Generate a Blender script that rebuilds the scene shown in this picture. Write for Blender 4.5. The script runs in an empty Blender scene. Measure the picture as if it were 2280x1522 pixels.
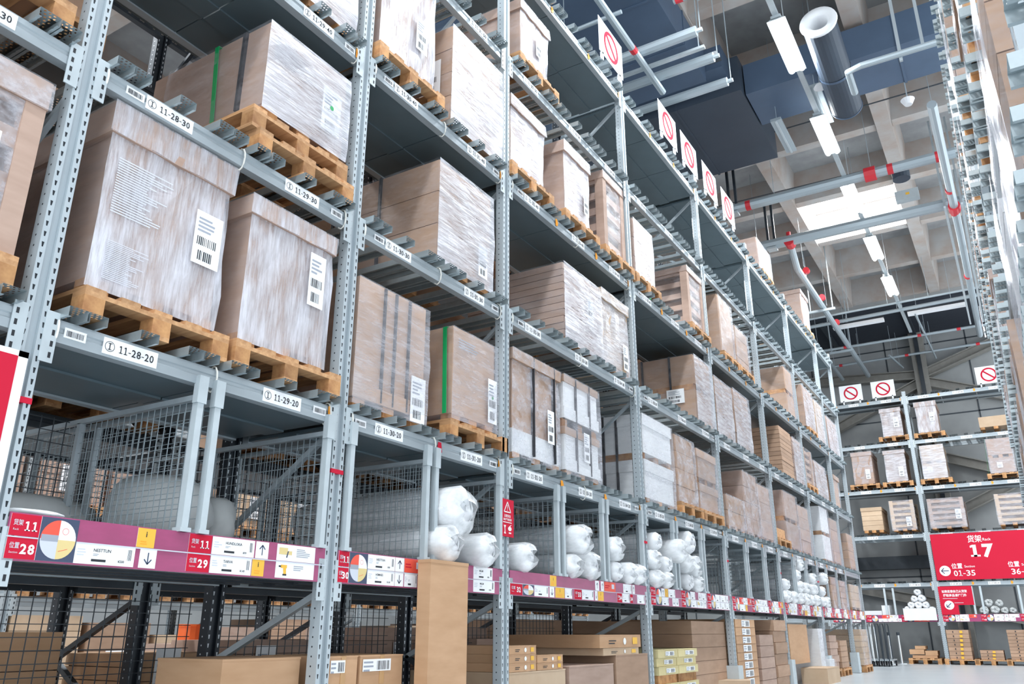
import bpy, math, random
from mathutils import Vector, Matrix
random.seed(7)
SC = bpy.context.scene
COL = SC.collection

# ------------------------------------------------------------------ camera, light, exposure
YAW, PITCH, FPX = 0.54682, 0.34176, 1815.4
cam = bpy.data.cameras.new('camera'); cam.sensor_width = 36.0; cam.lens = FPX / 2280 * 36.0
cam.clip_start = 0.02; cam.clip_end = 200
cam_o = bpy.data.objects.new('camera', cam); COL.objects.link(cam_o)
cam_o.location = (3.373, 0.0, 0.80)
cam_o.rotation_euler = (math.pi / 2 + PITCH, 0, YAW)
SC.camera = cam_o

world = bpy.data.worlds.new('world'); SC.world = world; world.use_nodes = True
world.node_tree.nodes['Background'].inputs[0].default_value = (0.87, 0.94, 1.0, 1)
world.node_tree.nodes['Background'].inputs[1].default_value = 1.75
SC.view_settings.view_transform = 'Standard'; SC.view_settings.look = 'None'
SC.view_settings.gamma = 1.0; SC.view_settings.use_curve_mapping = False
SC.view_settings.exposure = 0.66

LAMP_Y = [-4.7, -2.1, 0.3, 2.9, 5.5, 8.1, 10.6, 13.3, 15.9, 18.5, 21.0]
LAMP_X, LAMP_Z = 1.7, 9.0
for ly in LAMP_Y:       # the light given by each fluorescent batten of the aisle
    ld = bpy.data.lights.new('aisle_tube', 'AREA'); ld.shape = 'RECTANGLE'; ld.size = 0.26; ld.size_y = 1.3
    ld.energy = 84; ld.color = (0.90, 0.96, 1.0)
    lo = bpy.data.objects.new('aisle_tube', ld); COL.objects.link(lo); lo.location = (LAMP_X, ly, LAMP_Z - 0.09)
for ly in (1, 6.5, 12, 17.5):   # battens of the next aisle, behind the left rack
    ld = bpy.data.lights.new('next_aisle_tube', 'AREA'); ld.shape = 'RECTANGLE'; ld.size = 0.4; ld.size_y = 3
    ld.energy = 420; ld.color = (0.93, 0.97, 1.0)
    lo = bpy.data.objects.new('next_aisle_tube', ld); COL.objects.link(lo); lo.location = (-4.6, ly, 8.8)
# daylight coming down through the skylight cell
ld = bpy.data.lights.new('skylight_daylight', 'AREA'); ld.shape = 'RECTANGLE'; ld.size = 2.1; ld.size_y = 2.1
ld.energy = 300; ld.color = (1, 0.98, 0.95)
lo = bpy.data.objects.new('skylight_daylight', ld); COL.objects.link(lo); lo.location = (1.3, 19.05, 10.95)

# ------------------------------------------------------------------ materials
def srgb(h):
    v = [int(h[i:i + 2], 16) / 255 for i in (0, 2, 4)]
    return tuple(((c + 0.055) / 1.055) ** 2.4 if c > 0.04045 else c / 12.92 for c in v) + (1,)

class N:
    def __init__(s, name):
        s.m = bpy.data.materials.new(name); s.m.use_nodes = True
        s.t = s.m.node_tree; s.b = s.t.nodes['Principled BSDF']; s.out = s.t.nodes['Material Output']
    def n(s, ty, **kw):
        nd = s.t.nodes.new(ty)
        for k, v in kw.items(): setattr(nd, k, v)
        return nd
    def l(s, a, b): s.t.links.new(a, b)
    def math(s, op, a, b=None, clamp=False):
        nd = s.n('ShaderNodeMath', operation=op); nd.use_clamp = clamp
        for i, v in enumerate((a, b)):
            if v is None: continue
            if isinstance(v, (int, float)): nd.inputs[i].default_value = v
            else: s.l(v, nd.inputs[i])
        return nd.outputs[0]
    def mix(s, f, a, b):
        nd = s.n('ShaderNodeMix', data_type='RGBA')
        for i, v in ((0, f), (6, a), (7, b)):
            if isinstance(v, (int, float)): nd.inputs[i].default_value = v
            elif isinstance(v, tuple): nd.inputs[i].default_value = v
            else: s.l(v, nd.inputs[i])
        return nd.outputs[2]

def noise(k, scale, vec=None, detail=3, rough=0.6, stretch=None):
    nd = k.n('ShaderNodeTexNoise'); nd.inputs['Scale'].default_value = scale
    nd.inputs['Detail'].default_value = detail; nd.inputs['Roughness'].default_value = rough
    if stretch:
        mp = k.n('ShaderNodeMapping'); mp.inputs['Scale'].default_value = stretch
        tc = k.n('ShaderNodeTexCoord'); k.l(tc.outputs['Object'], mp.inputs[0]); k.l(mp.outputs[0], nd.inputs['Vector'])
    else:
        tc = k.n('ShaderNodeTexCoord'); k.l(tc.outputs['Object'], nd.inputs['Vector'])
    return nd.outputs['Fac']

def mat(name, c, rough=0.5, metal=0.0, var=0.0, nscale=8, c2=None, stretch=None, bump=0.0, rnd=0.0, spec=None):
    k = N(name); k.b.inputs['Roughness'].default_value = rough; k.b.inputs['Metallic'].default_value = metal
    if spec is not None: k.b.inputs['Specular IOR Level'].default_value = spec
    col = srgb(c) if isinstance(c, str) else c
    out = col
    if c2 or var:
        f = noise(k, nscale, stretch=stretch)
        r = k.n('ShaderNodeMapRange'); k.l(f, r.inputs[0]); r.inputs[1].default_value = 0.3; r.inputs[2].default_value = 0.7
        cc = srgb(c2) if c2 else tuple(x * (1 - var) for x in col[:3]) + (1,)
        out = k.mix(r.outputs[0], col, cc)
        if bump:
            bp = k.n('ShaderNodeBump'); bp.inputs['Strength'].default_value = bump; bp.inputs['Distance'].default_value = 0.01
            k.l(f, bp.inputs['Height']); k.l(bp.outputs[0], k.b.inputs['Normal'])
    if rnd:
        oi = k.n('ShaderNodeObjectInfo'); hs = k.n('ShaderNodeHueSaturation')
        v = k.math('MULTIPLY_ADD', oi.outputs['Random'], rnd)
        v.node.inputs[2].default_value = 1 - rnd / 2
        k.l(v, hs.inputs['Value'])
        if isinstance(out, tuple): hs.inputs['Color'].default_value = out
        else: k.l(out, hs.inputs['Color'])
        out = hs.outputs[0]
    if isinstance(out, tuple): k.b.inputs['Base Color'].default_value = out
    else: k.l(out, k.b.inputs['Base Color'])
    return k.m

def emis(name, c, s):
    k = N(name); k.b.inputs['Base Color'].default_value = (0, 0, 0, 1)
    k.b.inputs['Emission Color'].default_value = c; k.b.inputs['Emission Strength'].default_value = s
    return k.m

def slotted(name, c, dark, rough=0.42):
    """painted upright with two rows of keyhole slots on its front face and round holes on its sides"""
    k = N(name); k.b.inputs['Roughness'].default_value = rough; k.b.inputs['Metallic'].default_value = 0.25
    tc = k.n('ShaderNodeTexCoord'); sp = k.n('ShaderNodeSeparateXYZ'); k.l(tc.outputs['Object'], sp.inputs[0])
    gn = k.n('ShaderNodeNewGeometry')
    tr = k.n('ShaderNodeVectorTransform', vector_type='NORMAL', convert_from='WORLD', convert_to='OBJECT')
    k.l(gn.outputs['Normal'], tr.inputs[0]); sn = k.n('ShaderNodeSeparateXYZ'); k.l(tr.outputs[0], sn.inputs[0])
    front = k.math('GREATER_THAN', k.math('ABSOLUTE', sn.outputs[0]), 0.7)
    zz = k.math('FRACT', k.math('MULTIPLY', sp.outputs[2], 20.0))
    ay = k.math('ABSOLUTE', k.math('SUBTRACT', k.math('ABSOLUTE', sp.outputs[1]), 0.036))
    wid = k.math('ADD', k.math('MULTIPLY', zz, 0.006), 0.0015)      # teardrop: wider towards the top
    slot = k.math('MULTIPLY', k.math('LESS_THAN', ay, wid), k.math('MULTIPLY', k.math('GREATER_THAN', zz, 0.25), k.math('LESS_THAN', zz, 0.72)))
    slot = k.math('MULTIPLY', slot, front)
    dx = k.math('ABSOLUTE', k.math('ADD', sp.outputs[0], 0.045)); dz = k.math('DIVIDE', k.math('ABSOLUTE', k.math('SUBTRACT', zz, 0.5)), 20.0)
    rr = k.math('SQRT', k.math('ADD', k.math('MULTIPLY', dx, dx), k.math('MULTIPLY', dz, dz)))
    hole = k.math('MULTIPLY', k.math('LESS_THAN', rr, 0.005), k.math('GREATER_THAN', k.math('ABSOLUTE', sn.outputs[1]), 0.7))
    f = k.math('ADD', slot, hole, True)
    base = k.mix(noise(k, 3.0), srgb(c), tuple(x * 0.86 for x in srgb(c)[:3]) + (1,))
    k.l(k.mix(f, base, srgb(dark)), k.b.inputs['Base Color'])
    return k.m

def perforated(name, c):
    """galvanised channel with rows of round holes right through the top web"""
    k = N(name); k.b.inputs['Roughness'].default_value = 0.33; k.b.inputs['Metallic'].default_value = 0.55
    tc = k.n('ShaderNodeTexCoord'); sp = k.n('ShaderNodeSeparateXYZ'); k.l(tc.outputs['Object'], sp.inputs[0])
    gn = k.n('ShaderNodeNewGeometry'); sn = k.n('ShaderNodeSeparateXYZ'); k.l(gn.outputs['Normal'], sn.inputs[0])
    u = k.math('MULTIPLY', sp.outputs[0], 45.0); v = k.math('MULTIPLY', sp.outputs[1], 45.0)
    a = k.math('SUBTRACT', k.math('FRACT', u), 0.5)
    row = k.math('MULTIPLY', k.math('FLOOR', u), 0.5)
    b = k.math('SUBTRACT', k.math('FRACT', k.math('ADD', v, row)), 0.5)
    r = k.math('SQRT', k.math('ADD', k.math('MULTIPLY', a, a), k.math('MULTIPLY', b, b)))
    m = k.math('MULTIPLY', k.math('LESS_THAN', r, 0.27), k.math('GREATER_THAN', k.math('ABSOLUTE', sn.outputs[2]), 0.8))
    m = k.math('MULTIPLY', m, k.math('LESS_THAN', k.math('ABSOLUTE', sp.outputs[1]), 0.036))
    k.l(k.mix(noise(k, 30), srgb(c), tuple(x * 0.8 for x in srgb(c)[:3]) + (1,)), k.b.inputs['Base Color'])
    k.l(k.math('SUBTRACT', 1.0, m), k.b.inputs['Alpha'])
    return k.m

def film_mat(name, veil, streak, tint='dcdde6', stretch=(1, 1, 1), scale=9, bump=0.35, s2=None):
    """stretch film: clear with a milky veil that also paints in glare, fine winding lines and some broad shiny creases"""
    k = N(name)
    f = noise(k, scale, stretch=stretch, detail=4, rough=0.7)
    f2 = noise(k, scale * 0.45, stretch=s2 or stretch, detail=2)
    g = noise(k, 1.6, detail=2)
    def rng(x, a, b, c, d):
        r = k.n('ShaderNodeMapRange'); k.l(x, r.inputs[0])
        for q, v in enumerate((a, b, c, d)): r.inputs[q + 1].default_value = v
        return r.outputs[0]
    a = k.math('ADD', rng(f, 0.35, 0.65, -streak * 0.55, streak * 0.55), rng(f2, 0.35, 0.65, -streak * 0.7, streak * 0.7))
    a = k.math('ADD', a, rng(g, 0.35, 0.65, veil * 0.75, veil * 1.2))
    k.l(k.math('MINIMUM', k.math('MAXIMUM', a, 0.04), 0.93), k.b.inputs['Alpha'])
    k.b.inputs['Base Color'].default_value = srgb(tint); k.b.inputs['Roughness'].default_value = 0.2
    k.b.inputs['Specular IOR Level'].default_value = 0.8
    bp = k.n('ShaderNodeBump'); bp.inputs['Strength'].default_value = bump; bp.inputs['Distance'].default_value = 0.02
    k.l(k.math('ADD', f2, k.math('MULTIPLY', f, 0.4)), bp.inputs['Height']); k.l(bp.outputs[0], k.b.inputs['Normal'])
    return k.m

M = {}
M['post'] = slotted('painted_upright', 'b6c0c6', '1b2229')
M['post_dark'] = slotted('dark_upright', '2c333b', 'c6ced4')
M['steel'] = mat('painted_steel', 'acb6bc', 0.40, 0.25, var=0.22, nscale=5, stretch=(1, 0.25, 1))
M['steel_light'] = mat('light_steel', 'bec8cd', 0.42, 0.15, var=0.1)
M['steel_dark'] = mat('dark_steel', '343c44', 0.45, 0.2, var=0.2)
M['support'] = perforated('galvanised_channel', 'b9c4c8')
M['deck'] = mat('deck_sheet', '66777f', 0.42, 0.35, var=0.25, nscale=1.2)
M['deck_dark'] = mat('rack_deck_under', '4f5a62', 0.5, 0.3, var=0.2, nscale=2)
M['wire'] = mat('wire_grey', '97a3a9', 0.45, 0.3)
M['wood'] = mat('pallet_pine', 'cfa377', 0.75, c2='a97c54', nscale=3, stretch=(1, 9, 9), bump=0.2, rnd=0.5)
M['wood_end'] = mat('pallet_block_pine', 'c69664', 0.8, c2='986741', nscale=14, bump=0.2, rnd=0.55)
M['card'] = mat('brown_cardboard', 'b3937b', 0.72, c2='a2836c', nscale=2.5, stretch=(1, 1, 4), rnd=0.28)
M['card_pink'] = mat('pinkish_cardboard', 'b79c8d', 0.72, c2='a68b7c', nscale=2.5, stretch=(1, 1, 4), rnd=0.22)
M['card_light'] = mat('light_cardboard', 'c9b095', 0.72, c2='bb9f83', nscale=3, rnd=0.2)
M['card_yellow'] = mat('yellowish_cardboard', 'dccfa0', 0.7, c2='d0c18e', nscale=3, rnd=0.15)
M['card_floor'] = mat('fresh_brown_cardboard', 'c79f7c', 0.72, c2='b9916d', nscale=2.5, stretch=(1, 1, 4), rnd=0.16)
M['card_gap'] = mat('dark_inside_of_carton', '6b5a52', 0.9)
M['white_card'] = mat('white_carton', 'e6e8ea', 0.55, var=0.06, nscale=3, rnd=0.1)
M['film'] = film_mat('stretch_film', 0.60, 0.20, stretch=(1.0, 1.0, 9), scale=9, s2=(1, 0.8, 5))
M['film_v'] = film_mat('vertical_crease_film', 0.58, 0.30, stretch=(6, 14, 1.2), scale=6, s2=(2, 4, 1.0))
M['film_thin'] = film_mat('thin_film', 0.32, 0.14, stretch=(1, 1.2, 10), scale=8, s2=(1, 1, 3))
M['film_wrinkle'] = film_mat('wrinkled_film', 0.34, 0.24, stretch=(2, 3, 5), scale=5, s2=(1, 2, 3), bump=0.6)
M['paper'] = mat('white_paper', 'f0f1f3', 0.6)
M['ink'] = mat('black_ink', '20242b', 0.6)
M['black'] = mat('black_strap', '24262c', 0.5)
M['green'] = mat('green_strap', '0f9c58', 0.4)
M['tie'] = mat('white_cable_tie', 'e6e4dc', 0.5)
M['red'] = mat('red_sign', 'c41d39', 0.7, spec=0.2)
M['magenta'] = mat('magenta_strip', 'a4416f', 0.3, var=0.2, nscale=5, stretch=(1, 1, 3))
M['navy'] = mat('navy_card', '3a4560', 0.5)
M['yellow'] = mat('yellow_card', 'eab53c', 0.5)
M['orange'] = mat('orange_sticker', 'f6a020', 0.5)
M['orange_red'] = mat('orange_red_card', 'e85440', 0.5)
M['grey_card'] = mat('grey_print', '9aa0ac', 0.6)
M['pale'] = mat('pale_print', 'c9cdd8', 0.6)
M['tan'] = mat('tan_print', 'dcc68a', 0.6)
M['tape'] = mat('brown_packing_tape', 'b98f5f', 0.3)
M['white'] = mat('sign_white', 'eef0f3', 0.9, spec=0.1)
M['roll'] = mat('white_mattress_roll', 'e9ebee', 0.55, var=0.12, nscale=7, bump=0.5)
M['poly'] = film_mat('plastic_bag', 0.6, 0.2, tint='f4f6f8', stretch=(2, 5, 5), scale=3)
M['film_side'] = film_mat('film_on_the_sides', 0.13, 0.10, stretch=(2, 2, 7), scale=5, s2=(0.5, 1, 2))  # clearer than the front films, which carry the painted glare
M['grey_roll'] = mat('grey_wrapped_roll', 'c3c6c6', 0.6, var=0.15, nscale=6, bump=0.4)
M['concrete'] = mat('waffle_concrete', 'a6a9ab', 0.85, c2='8b8c8e', nscale=1.6, bump=0.15)
M['rib'] = mat('rib_concrete', 'b3b2b1', 0.85, c2='a99a90', nscale=1.9, bump=0.1)
M['wallm'] = mat('wall_concrete', 'a4a7a8', 0.9, var=0.2, nscale=1.0)
M['brace'] = mat('wall_brace_steel', '8f8d88', 0.7, var=0.15)
M['duct'] = mat('navy_duct_cladding', '53667e', 0.5, 0.1, var=0.15, nscale=1.5)
M['duct_dark'] = mat('dark_duct_cladding', '3f4a58', 0.5, 0.1, var=0.15, nscale=1.5)
M['black_deck'] = mat('black_ceiling_deck', '2b313c', 0.7, var=0.2)
M['pipe'] = mat('grey_pipe', 'aab6bd', 0.4, 0.3)
M['cable'] = mat('dark_conduit', '3d444b', 0.6)
M['tube'] = emis('lit_tube', (0.90, 0.97, 1.0, 1), 9.0)
M['sky_pane'] = emis('daylight_pane', (1.0, 1.0, 1.0, 1), 5.0)
M['chrome'] = mat('chrome_tube', 'd9dde0', 0.2, 0.9)
M['orange_plastic'] = mat('orange_plastic', 'f06a2c', 0.5)
M['pipe_red'] = mat('red_pipe_paint', 'd2303c', 0.45)

def floor_mat():
    k = N('polished_concrete_floor'); k.b.inputs['Roughness'].default_value = 0.28
    k.l(k.mix(noise(k, 0.8), srgb('c5ccd0'), srgb('a9b1b6')), k.b.inputs['Base Color'])
    return k.m
M['floor'] = floor_mat()
M['wire_dark'] = mat('dark_wire', '3c4248', 0.5, 0.3)
M['support_plain'] = mat('plain_galvanised_channel', 'aebabf', 0.35, 0.5, var=0.15)

# ------------------------------------------------------------------ mesh helpers
class MB:
    def __init__(s): s.v = []; s.f = []; s.m = []; s.mats = []
    def mi(s, k):
        if k not in s.mats: s.mats.append(k)
        return s.mats.index(k)
    def add(s, vs, fs, k):
        b = len(s.v); s.v += [tuple(v) for v in vs]; i = s.mi(k)
        for f in fs: s.f.append(tuple(b + j for j in f)); s.m.append(i)
        return s
    def box(s, x0, x1, y0, y1, z0, z1, k):
        vs = [(x, y, z) for x in (x0, x1) for y in (y0, y1) for z in (z0, z1)]
        return s.add(vs, [(0, 1, 3, 2), (4, 6, 7, 5), (0, 4, 5, 1), (2, 3, 7, 6), (0, 2, 6, 4), (1, 5, 7, 3)], k)
    def bar(s, a, b, w, h, k, up=(0, 0, 1)):
        a = Vector(a); b = Vector(b); d = (b - a).normalized(); u = Vector(up)
        if abs(d.dot(u)) > 0.99: u = Vector((1, 0, 0))
        r = d.cross(u).normalized(); u = r.cross(d)
        vs = [p + r * i * w / 2 + u * j * h / 2 for p in (a, b) for i, j in ((-1, -1), (1, -1), (1, 1), (-1, 1))]
        return s.add(vs, [(3, 2, 1, 0), (4, 5, 6, 7), (0, 1, 5, 4), (1, 2, 6, 5), (2, 3, 7, 6), (3, 0, 4, 7)], k)
    def tube(s, pts, r, k, n=8, cap=True):
        pts = [Vector(p) for p in pts]; rings = []
        rs = r if isinstance(r, (list, tuple)) else [r] * len(pts)
        vs = []
        for i, p in enumerate(pts):
            d = (pts[min(i + 1, len(pts) - 1)] - pts[max(i - 1, 0)]).normalized()
            u = Vector((0, 0, 1)) if abs(d.z) < 0.9 else Vector((1, 0, 0))
            a = d.cross(u).normalized(); b = a.cross(d)
            for j in range(n):
                t = 2 * math.pi * j / n; vs.append(p + (a * math.cos(t) + b * math.sin(t)) * rs[i])
        fs = [(i * n + j, i * n + (j + 1) % n, (i + 1) * n + (j + 1) % n, (i + 1) * n + j) for i in range(len(pts) - 1) for j in range(n)]
        if cap: fs += [tuple(range(n))[::-1], tuple((len(pts) - 1) * n + j for j in range(n))]
        return s.add(vs, fs, k)
    def prism(s, prof, z0, z1, k, caps=True):
        n = len(prof)
        vs = [(x, y, z0) for x, y in prof] + [(x, y, z1) for x, y in prof]
        fs = [(i, (i + 1) % n, n + (i + 1) % n, n + i) for i in range(n)]
        if caps: fs += [tuple(range(n))[::-1], tuple(range(n, 2 * n))]
        return s.add(vs, fs, k)
    def poly(s, vs, k): return s.add(vs, [tuple(range(len(vs)))], k)
    def mesh(s, name):
        me = bpy.data.meshes.new(name); me.from_pydata(s.v, [], s.f)
        for k in s.mats: me.materials.append(M[k])
        me.polygons.foreach_set('material_index', s.m); me.update(); return me

def link(name, me, parent=None, loc=(0, 0, 0), rz=0.0):
    o = bpy.data.objects.new(name, me); COL.objects.link(o)
    o.location = loc; o.rotation_euler = (0, 0, rz)
    if parent: o.parent = parent
    return o
def obj(name, mb, parent=None, loc=(0, 0, 0), smooth=False):
    me = mb.mesh(name)
    if smooth: me.polygons.foreach_set('use_smooth', [True] * len(me.polygons))
    return link(name, me, parent, loc)
def tag(o, label, cat, group=None):
    o['label'] = label; o['category'] = cat
    if group: o['group'] = group
    return o
def thing(name, label, cat, loc=(0, 0, 0), group=None, rz=0.0):
    return tag(link(name, None, None, loc, rz), label, cat, group)
def struct(name, mb, parent=None):
    o = obj(name, mb, parent)
    if not parent: o['kind'] = 'structure'
    return o

_TX = {}
def text_geo(body, bold=0.0, res=2):
    key = (body, bold)
    if key not in _TX:
        c = bpy.data.curves.new('t', 'FONT'); c.body = body; c.offset = bold; c.resolution_u = res
        o = bpy.data.objects.new('t', c); COL.objects.link(o)
        bpy.context.view_layer.update()
        me = bpy.data.meshes.new_from_object(o)
        vs = [(v.co.x, v.co.y) for v in me.vertices]; fs = [tuple(p.vertices) for p in me.polygons]
        bpy.data.objects.remove(o); bpy.data.curves.remove(c); bpy.data.meshes.remove(me)
        x0 = min([v[0] for v in vs] or [0]); x1 = max([v[0] for v in vs] or [0])
        _TX[key] = (vs, fs, x0, x1)
    return _TX[key]

class Face:
    """a flat printed face: (u right, v up) on plane through o; print goes on it in thin raised layers"""
    def __init__(s, mb, o, r, u, nrm):
        s.mb = mb; s.o = Vector(o); s.r = Vector(r); s.u = Vector(u); s.n = Vector(nrm)
    def P(s, x, y, h=0.0): return s.o + s.r * x + s.u * y + s.n * h
    def rect(s, x0, x1, y0, y1, k, h=0.0006):
        s.mb.poly([s.P(x0, y0, h), s.P(x1, y0, h), s.P(x1, y1, h), s.P(x0, y1, h)], k)
    def polyg(s, pts, k, h=0.0012): s.mb.poly([s.P(x, y, h) for x, y in pts], k)
    def disc(s, cx, cy, rx, ry, k, h=0.0006, n=20, a0=0, a1=360):
        pts = [(cx + rx * math.cos(math.radians(a0 + (a1 - a0) * i / n)), cy + ry * math.sin(math.radians(a0 + (a1 - a0) * i / n))) for i in range(n + 1)]
        if a1 - a0 < 359: pts.append((cx, cy))
        else: pts = pts[:-1]
        s.polyg(pts, k, h)
    def ring(s, cx, cy, r0, r1, k, h=0.0012, n=28):
        a = [(math.cos(2 * math.pi * i / n), math.sin(2 * math.pi * i / n)) for i in range(n)]
        vs = [s.P(cx + c * r0, cy + d * r0, h) for c, d in a] + [s.P(cx + c * r1, cy + d * r1, h) for c, d in a]
        s.mb.add(vs, [(i, n + i, n + (i + 1) % n, (i + 1) % n) for i in range(n)], k)
    def line(s, a, b, w, k, h=0.0014):
        a = Vector(a); b = Vector(b); d = (b - a).normalized() * w / 2; p = Vector((-d.y, d.x))
        s.polyg([tuple(a - p), tuple(b - p), tuple(b + p), tuple(a + p)], k, h)
    def text(s, body, x, y, size, k, bold=0.0, h=0.0016, center=False, width=None):
        if len(body) > 1 and all(c in '0123456789-' for c in body) or body in ('I',): return s.digits(body, x, y, size, k, bold, h, center, width)
        vs, fs, x0, x1 = text_geo(body, bold)
        if not vs: return
        sx = size if not width else width / max(x1 - x0, 1e-6)
        ox = x - (x0 + x1) / 2 * sx if center else x - x0 * sx
        s.mb.add([s.P(ox + a * sx, y + b * size, h) for a, b in vs], fs, k)
    def digits(s, body, x, y, size, k, bold, h, center, width):
        b = 0.042 + bold * 0.8; H = 0.70; cells = []; cx = 0.0; gv = []; gf = []
        for c in body:
            if c == '-': w = 0.38; P = [[(0.04, 0.24), (0.34, 0.24), (0.34, 0.24 + 1.5 * b), (0.04, 0.24 + 1.5 * b)]]
            elif c in '1I':
                w = 0.56; m_ = 0.28; P = [[(m_ - b, 0), (m_ + b, 0), (m_ + b, H), (m_ - b, H)], [(0.08, 0), (0.50, 0), (0.50, 1.3 * b), (0.08, 1.3 * b)]]
                if c == '1': P.append([(0.09, H * 0.76), (m_ - b, H * 0.80), (m_ - b, H), (0.09, H * 0.92)])
                else: P.append([(0.08, H - 1.4 * b), (0.50, H - 1.4 * b), (0.50, H), (0.08, H)])
            else:
                w = 0.60; vs, fs, x0, x1 = text_geo(c, bold); sc = 0.50 / max(x1 - x0, 0.1); o = len(gv)
                gv += [(cx + 0.05 + (a - x0) * sc, q) for a, q in vs]; gf += [tuple(o + i for i in f) for f in fs]; P = []
            for p in P: o = len(gv); gv += [(cx + a, q) for a, q in p]; gf.append(tuple(range(o, o + len(p))))
            cx += w
        sx = size if not width else width / cx
        ox = x - cx * sx / 2 if center else x
        s.mb.add([s.P(ox + a * sx, y + q * size, h) for a, q in gv], gf, k)
    def bars(s, x0, x1, y0, y1, n, k='ink', seed=1):
        rg = random.Random(seed); w = (x1 - x0) / n
        for i in range(n):
            ww = w * rg.uniform(0.25, 0.75); s.rect(x0 + i * w, x0 + i * w + ww, y0, y1, k, 0.0012)
    def lines(s, x0, x1, y0, y1, n, k='grey_card', seed=1):
        rg = random.Random(seed); hh = (y1 - y0) / n
        for i in range(n):
            s.rect(x0, x0 + (x1 - x0) * rg.uniform(0.5, 1), y0 + i * hh, y0 + i * hh + hh * 0.45, k, 0.0012)

# ------------------------------------------------------------------ dimensions
FLOOR_Z = 0.0
ZB = [1.065, 1.97, 3.27, 4.56, 5.875, 7.17]       # undersides of the beams, shelf 0 .. 5
BH = 0.105
COLS = [-0.20, 1.69, 3.555, 5.445, 8.24, 11.045, 13.82, 16.62, 19.44, 21.25]
SUP = 0.045
def shelf_top(k): return ZB[k] + BH + (SUP if k else 0.0)
def slots():
    out = {}; n = 26
    for i in range(len(COLS) - 1):
        k = 3 if COLS[i + 1] - COLS[i] > 2.3 else 2
        w = (COLS[i + 1] - COLS[i] - 0.10) / k
        for j in range(k): out[n] = (COLS[i] + 0.05 + j * w, COLS[i] + 0.05 + (j + 1) * w, i, j); n += 1
    return out
SLOT = slots()          # 26, 27 | 28, 29 | 30, 31 | 32, 33, 34 | ...

# ------------------------------------------------------------------ setting
mb = MB(); mb.box(-16, 6.5, -7, 30, -0.1, 0, 'floor'); struct('floor', mb)
mb = MB(); mb.box(-16, 6.5, 28.6, 28.8, 0, 12.0, 'wallm'); wall = struct('wall_back', mb)
for x in (-6.6, -4.2, -1.8, 0.6, 3.0, 5.4):      # panel joints and columns on the far wall
    mb = MB(); mb.box(x - 0.02, x + 0.02, 28.585, 28.6, 0, 12, 'cable'); obj('joint', mb, wall)
for z in (2.4, 4.9, 7.3, 9.7):
    mb = MB(); mb.box(-16, 6.5, 28.585, 28.6, z - 0.02, z + 0.02, 'cable'); obj('joint', mb, wall)
for (a, b) in (((-3.6, 2.6), (3.8, 1.0)), ((-3.5, 9.0), (1.6, 8.6)), ((1.6, 8.6), (5.4, 9.9)), ((1.6, 8.4), (6.2, 6.7)), ((1.6, 8.4), (-2.5, 6.6)),
               ((1.2, 3.9), (5.0, 5.6)), ((1.0, 6.2), (5.4, 4.6))):
    mb = MB(); mb.bar((a[0], 28.35, a[1]), (b[0], 28.35, b[1]), 0.26, 0.035, 'brace', up=(0, 1, 0))
    d = (Vector((b[0], 0, b[1])) - Vector((a[0], 0, a[1]))).normalized(); pz = Vector((-d.z, 0, d.x)) * 0.13
    for sg in (-1, 1):
        mb.bar((a[0] + pz.x * sg, 28.35, a[1] + pz.z * sg), (b[0] + pz.x * sg, 28.35, b[1] + pz.z * sg), 0.30, 0.03, 'brace', up=(pz.x, 0, pz.z))
    obj('brace', mb, wall)
for x in (-2.9, 1.6, 5.9):
    mb = MB(); mb.box(x - 0.2, x + 0.2, 28.15, 28.58, 0, 12, 'brace'); mb.box(x - 0.06, x + 0.06, 28.1, 28.16, 0, 12, 'steel_dark'); obj('column', mb, wall)
mb = MB(); mb.box(-16, 6.5, 28.2, 28.58, 2.62, 3.0, 'steel_dark'); obj('ledger', mb, wall)

# waffle slab: ribs 2.4 m apart, slab above, one cell open to the sky
mb = MB(); RIBX = [-14.3 + 2.4 * i for i in range(9)]; RIBY = [-6.2 + 2.42 * i for i in range(14)]
SKY = (0.16, 2.44, 18.1, 20.2)
x0, x1, y0, y1 = SKY; Z = 11.0
mb.box(-16, x0, -7, 25.5, Z, Z + 0.2, 'concrete'); mb.box(x1, 6.5, -7, 25.5, Z, Z + 0.2, 'concrete')
mb.box(x0, x1, -7, y0, Z, Z + 0.2, 'concrete'); mb.box(x0, x1, y1, 25.5, Z, Z + 0.2, 'concrete')
ceil = struct('ceiling', mb)
for x in RIBX:
    mb = MB(); v = [(-0.14, 10.2), (0.14, 10.2), (0.22, 11.0), (-0.22, 11.0)]
    mb.add([(x + a, y, z) for y in (-7, 25.4) for a, z in v], [(3, 2, 1, 0), (4, 5, 6, 7), (0, 1, 5, 4), (1, 2, 6, 5), (3, 0, 4, 7)], 'rib')
    obj('rib', mb, ceil)
for y in RIBY:
    for i in range(len(RIBX) - 1):
        mb = MB(); v = [(-0.12, 10.24), (0.12, 10.24), (0.2, 11.0), (-0.2, 11.0)]
        mb.add([(x, y + a, z) for x in (RIBX[i] + 0.15, RIBX[i + 1] - 0.15) for a, z in v], [(0, 1, 2, 3), (7, 6, 5, 4), (4, 5, 1, 0), (5, 6, 2, 1), (7, 4, 0, 3)], 'rib')
        obj('cross_rib', mb, ceil)
mb = MB(); mb.box(x0, x1, y0, y1, 11.10, 11.12, 'sky_pane'); win = struct('window_1', mb)
mb = MB()
mb.box(x0, x1, (y0 + y1) / 2 - 0.012, (y0 + y1) / 2 + 0.012, 11.05, 11.095, 'pale'); obj('glazing_bar', mb, win)
mb = MB(); mb.box(-16, 6.5, 25.3, 28.6, 10.0, 10.1, 'black_deck'); o = struct('ceiling_2', mb)
mb = MB(); mb.box(-16, 6.5, 25.3, 25.42, 10.1, 11.2, 'wallm'); obj('fascia', mb, o)
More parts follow.
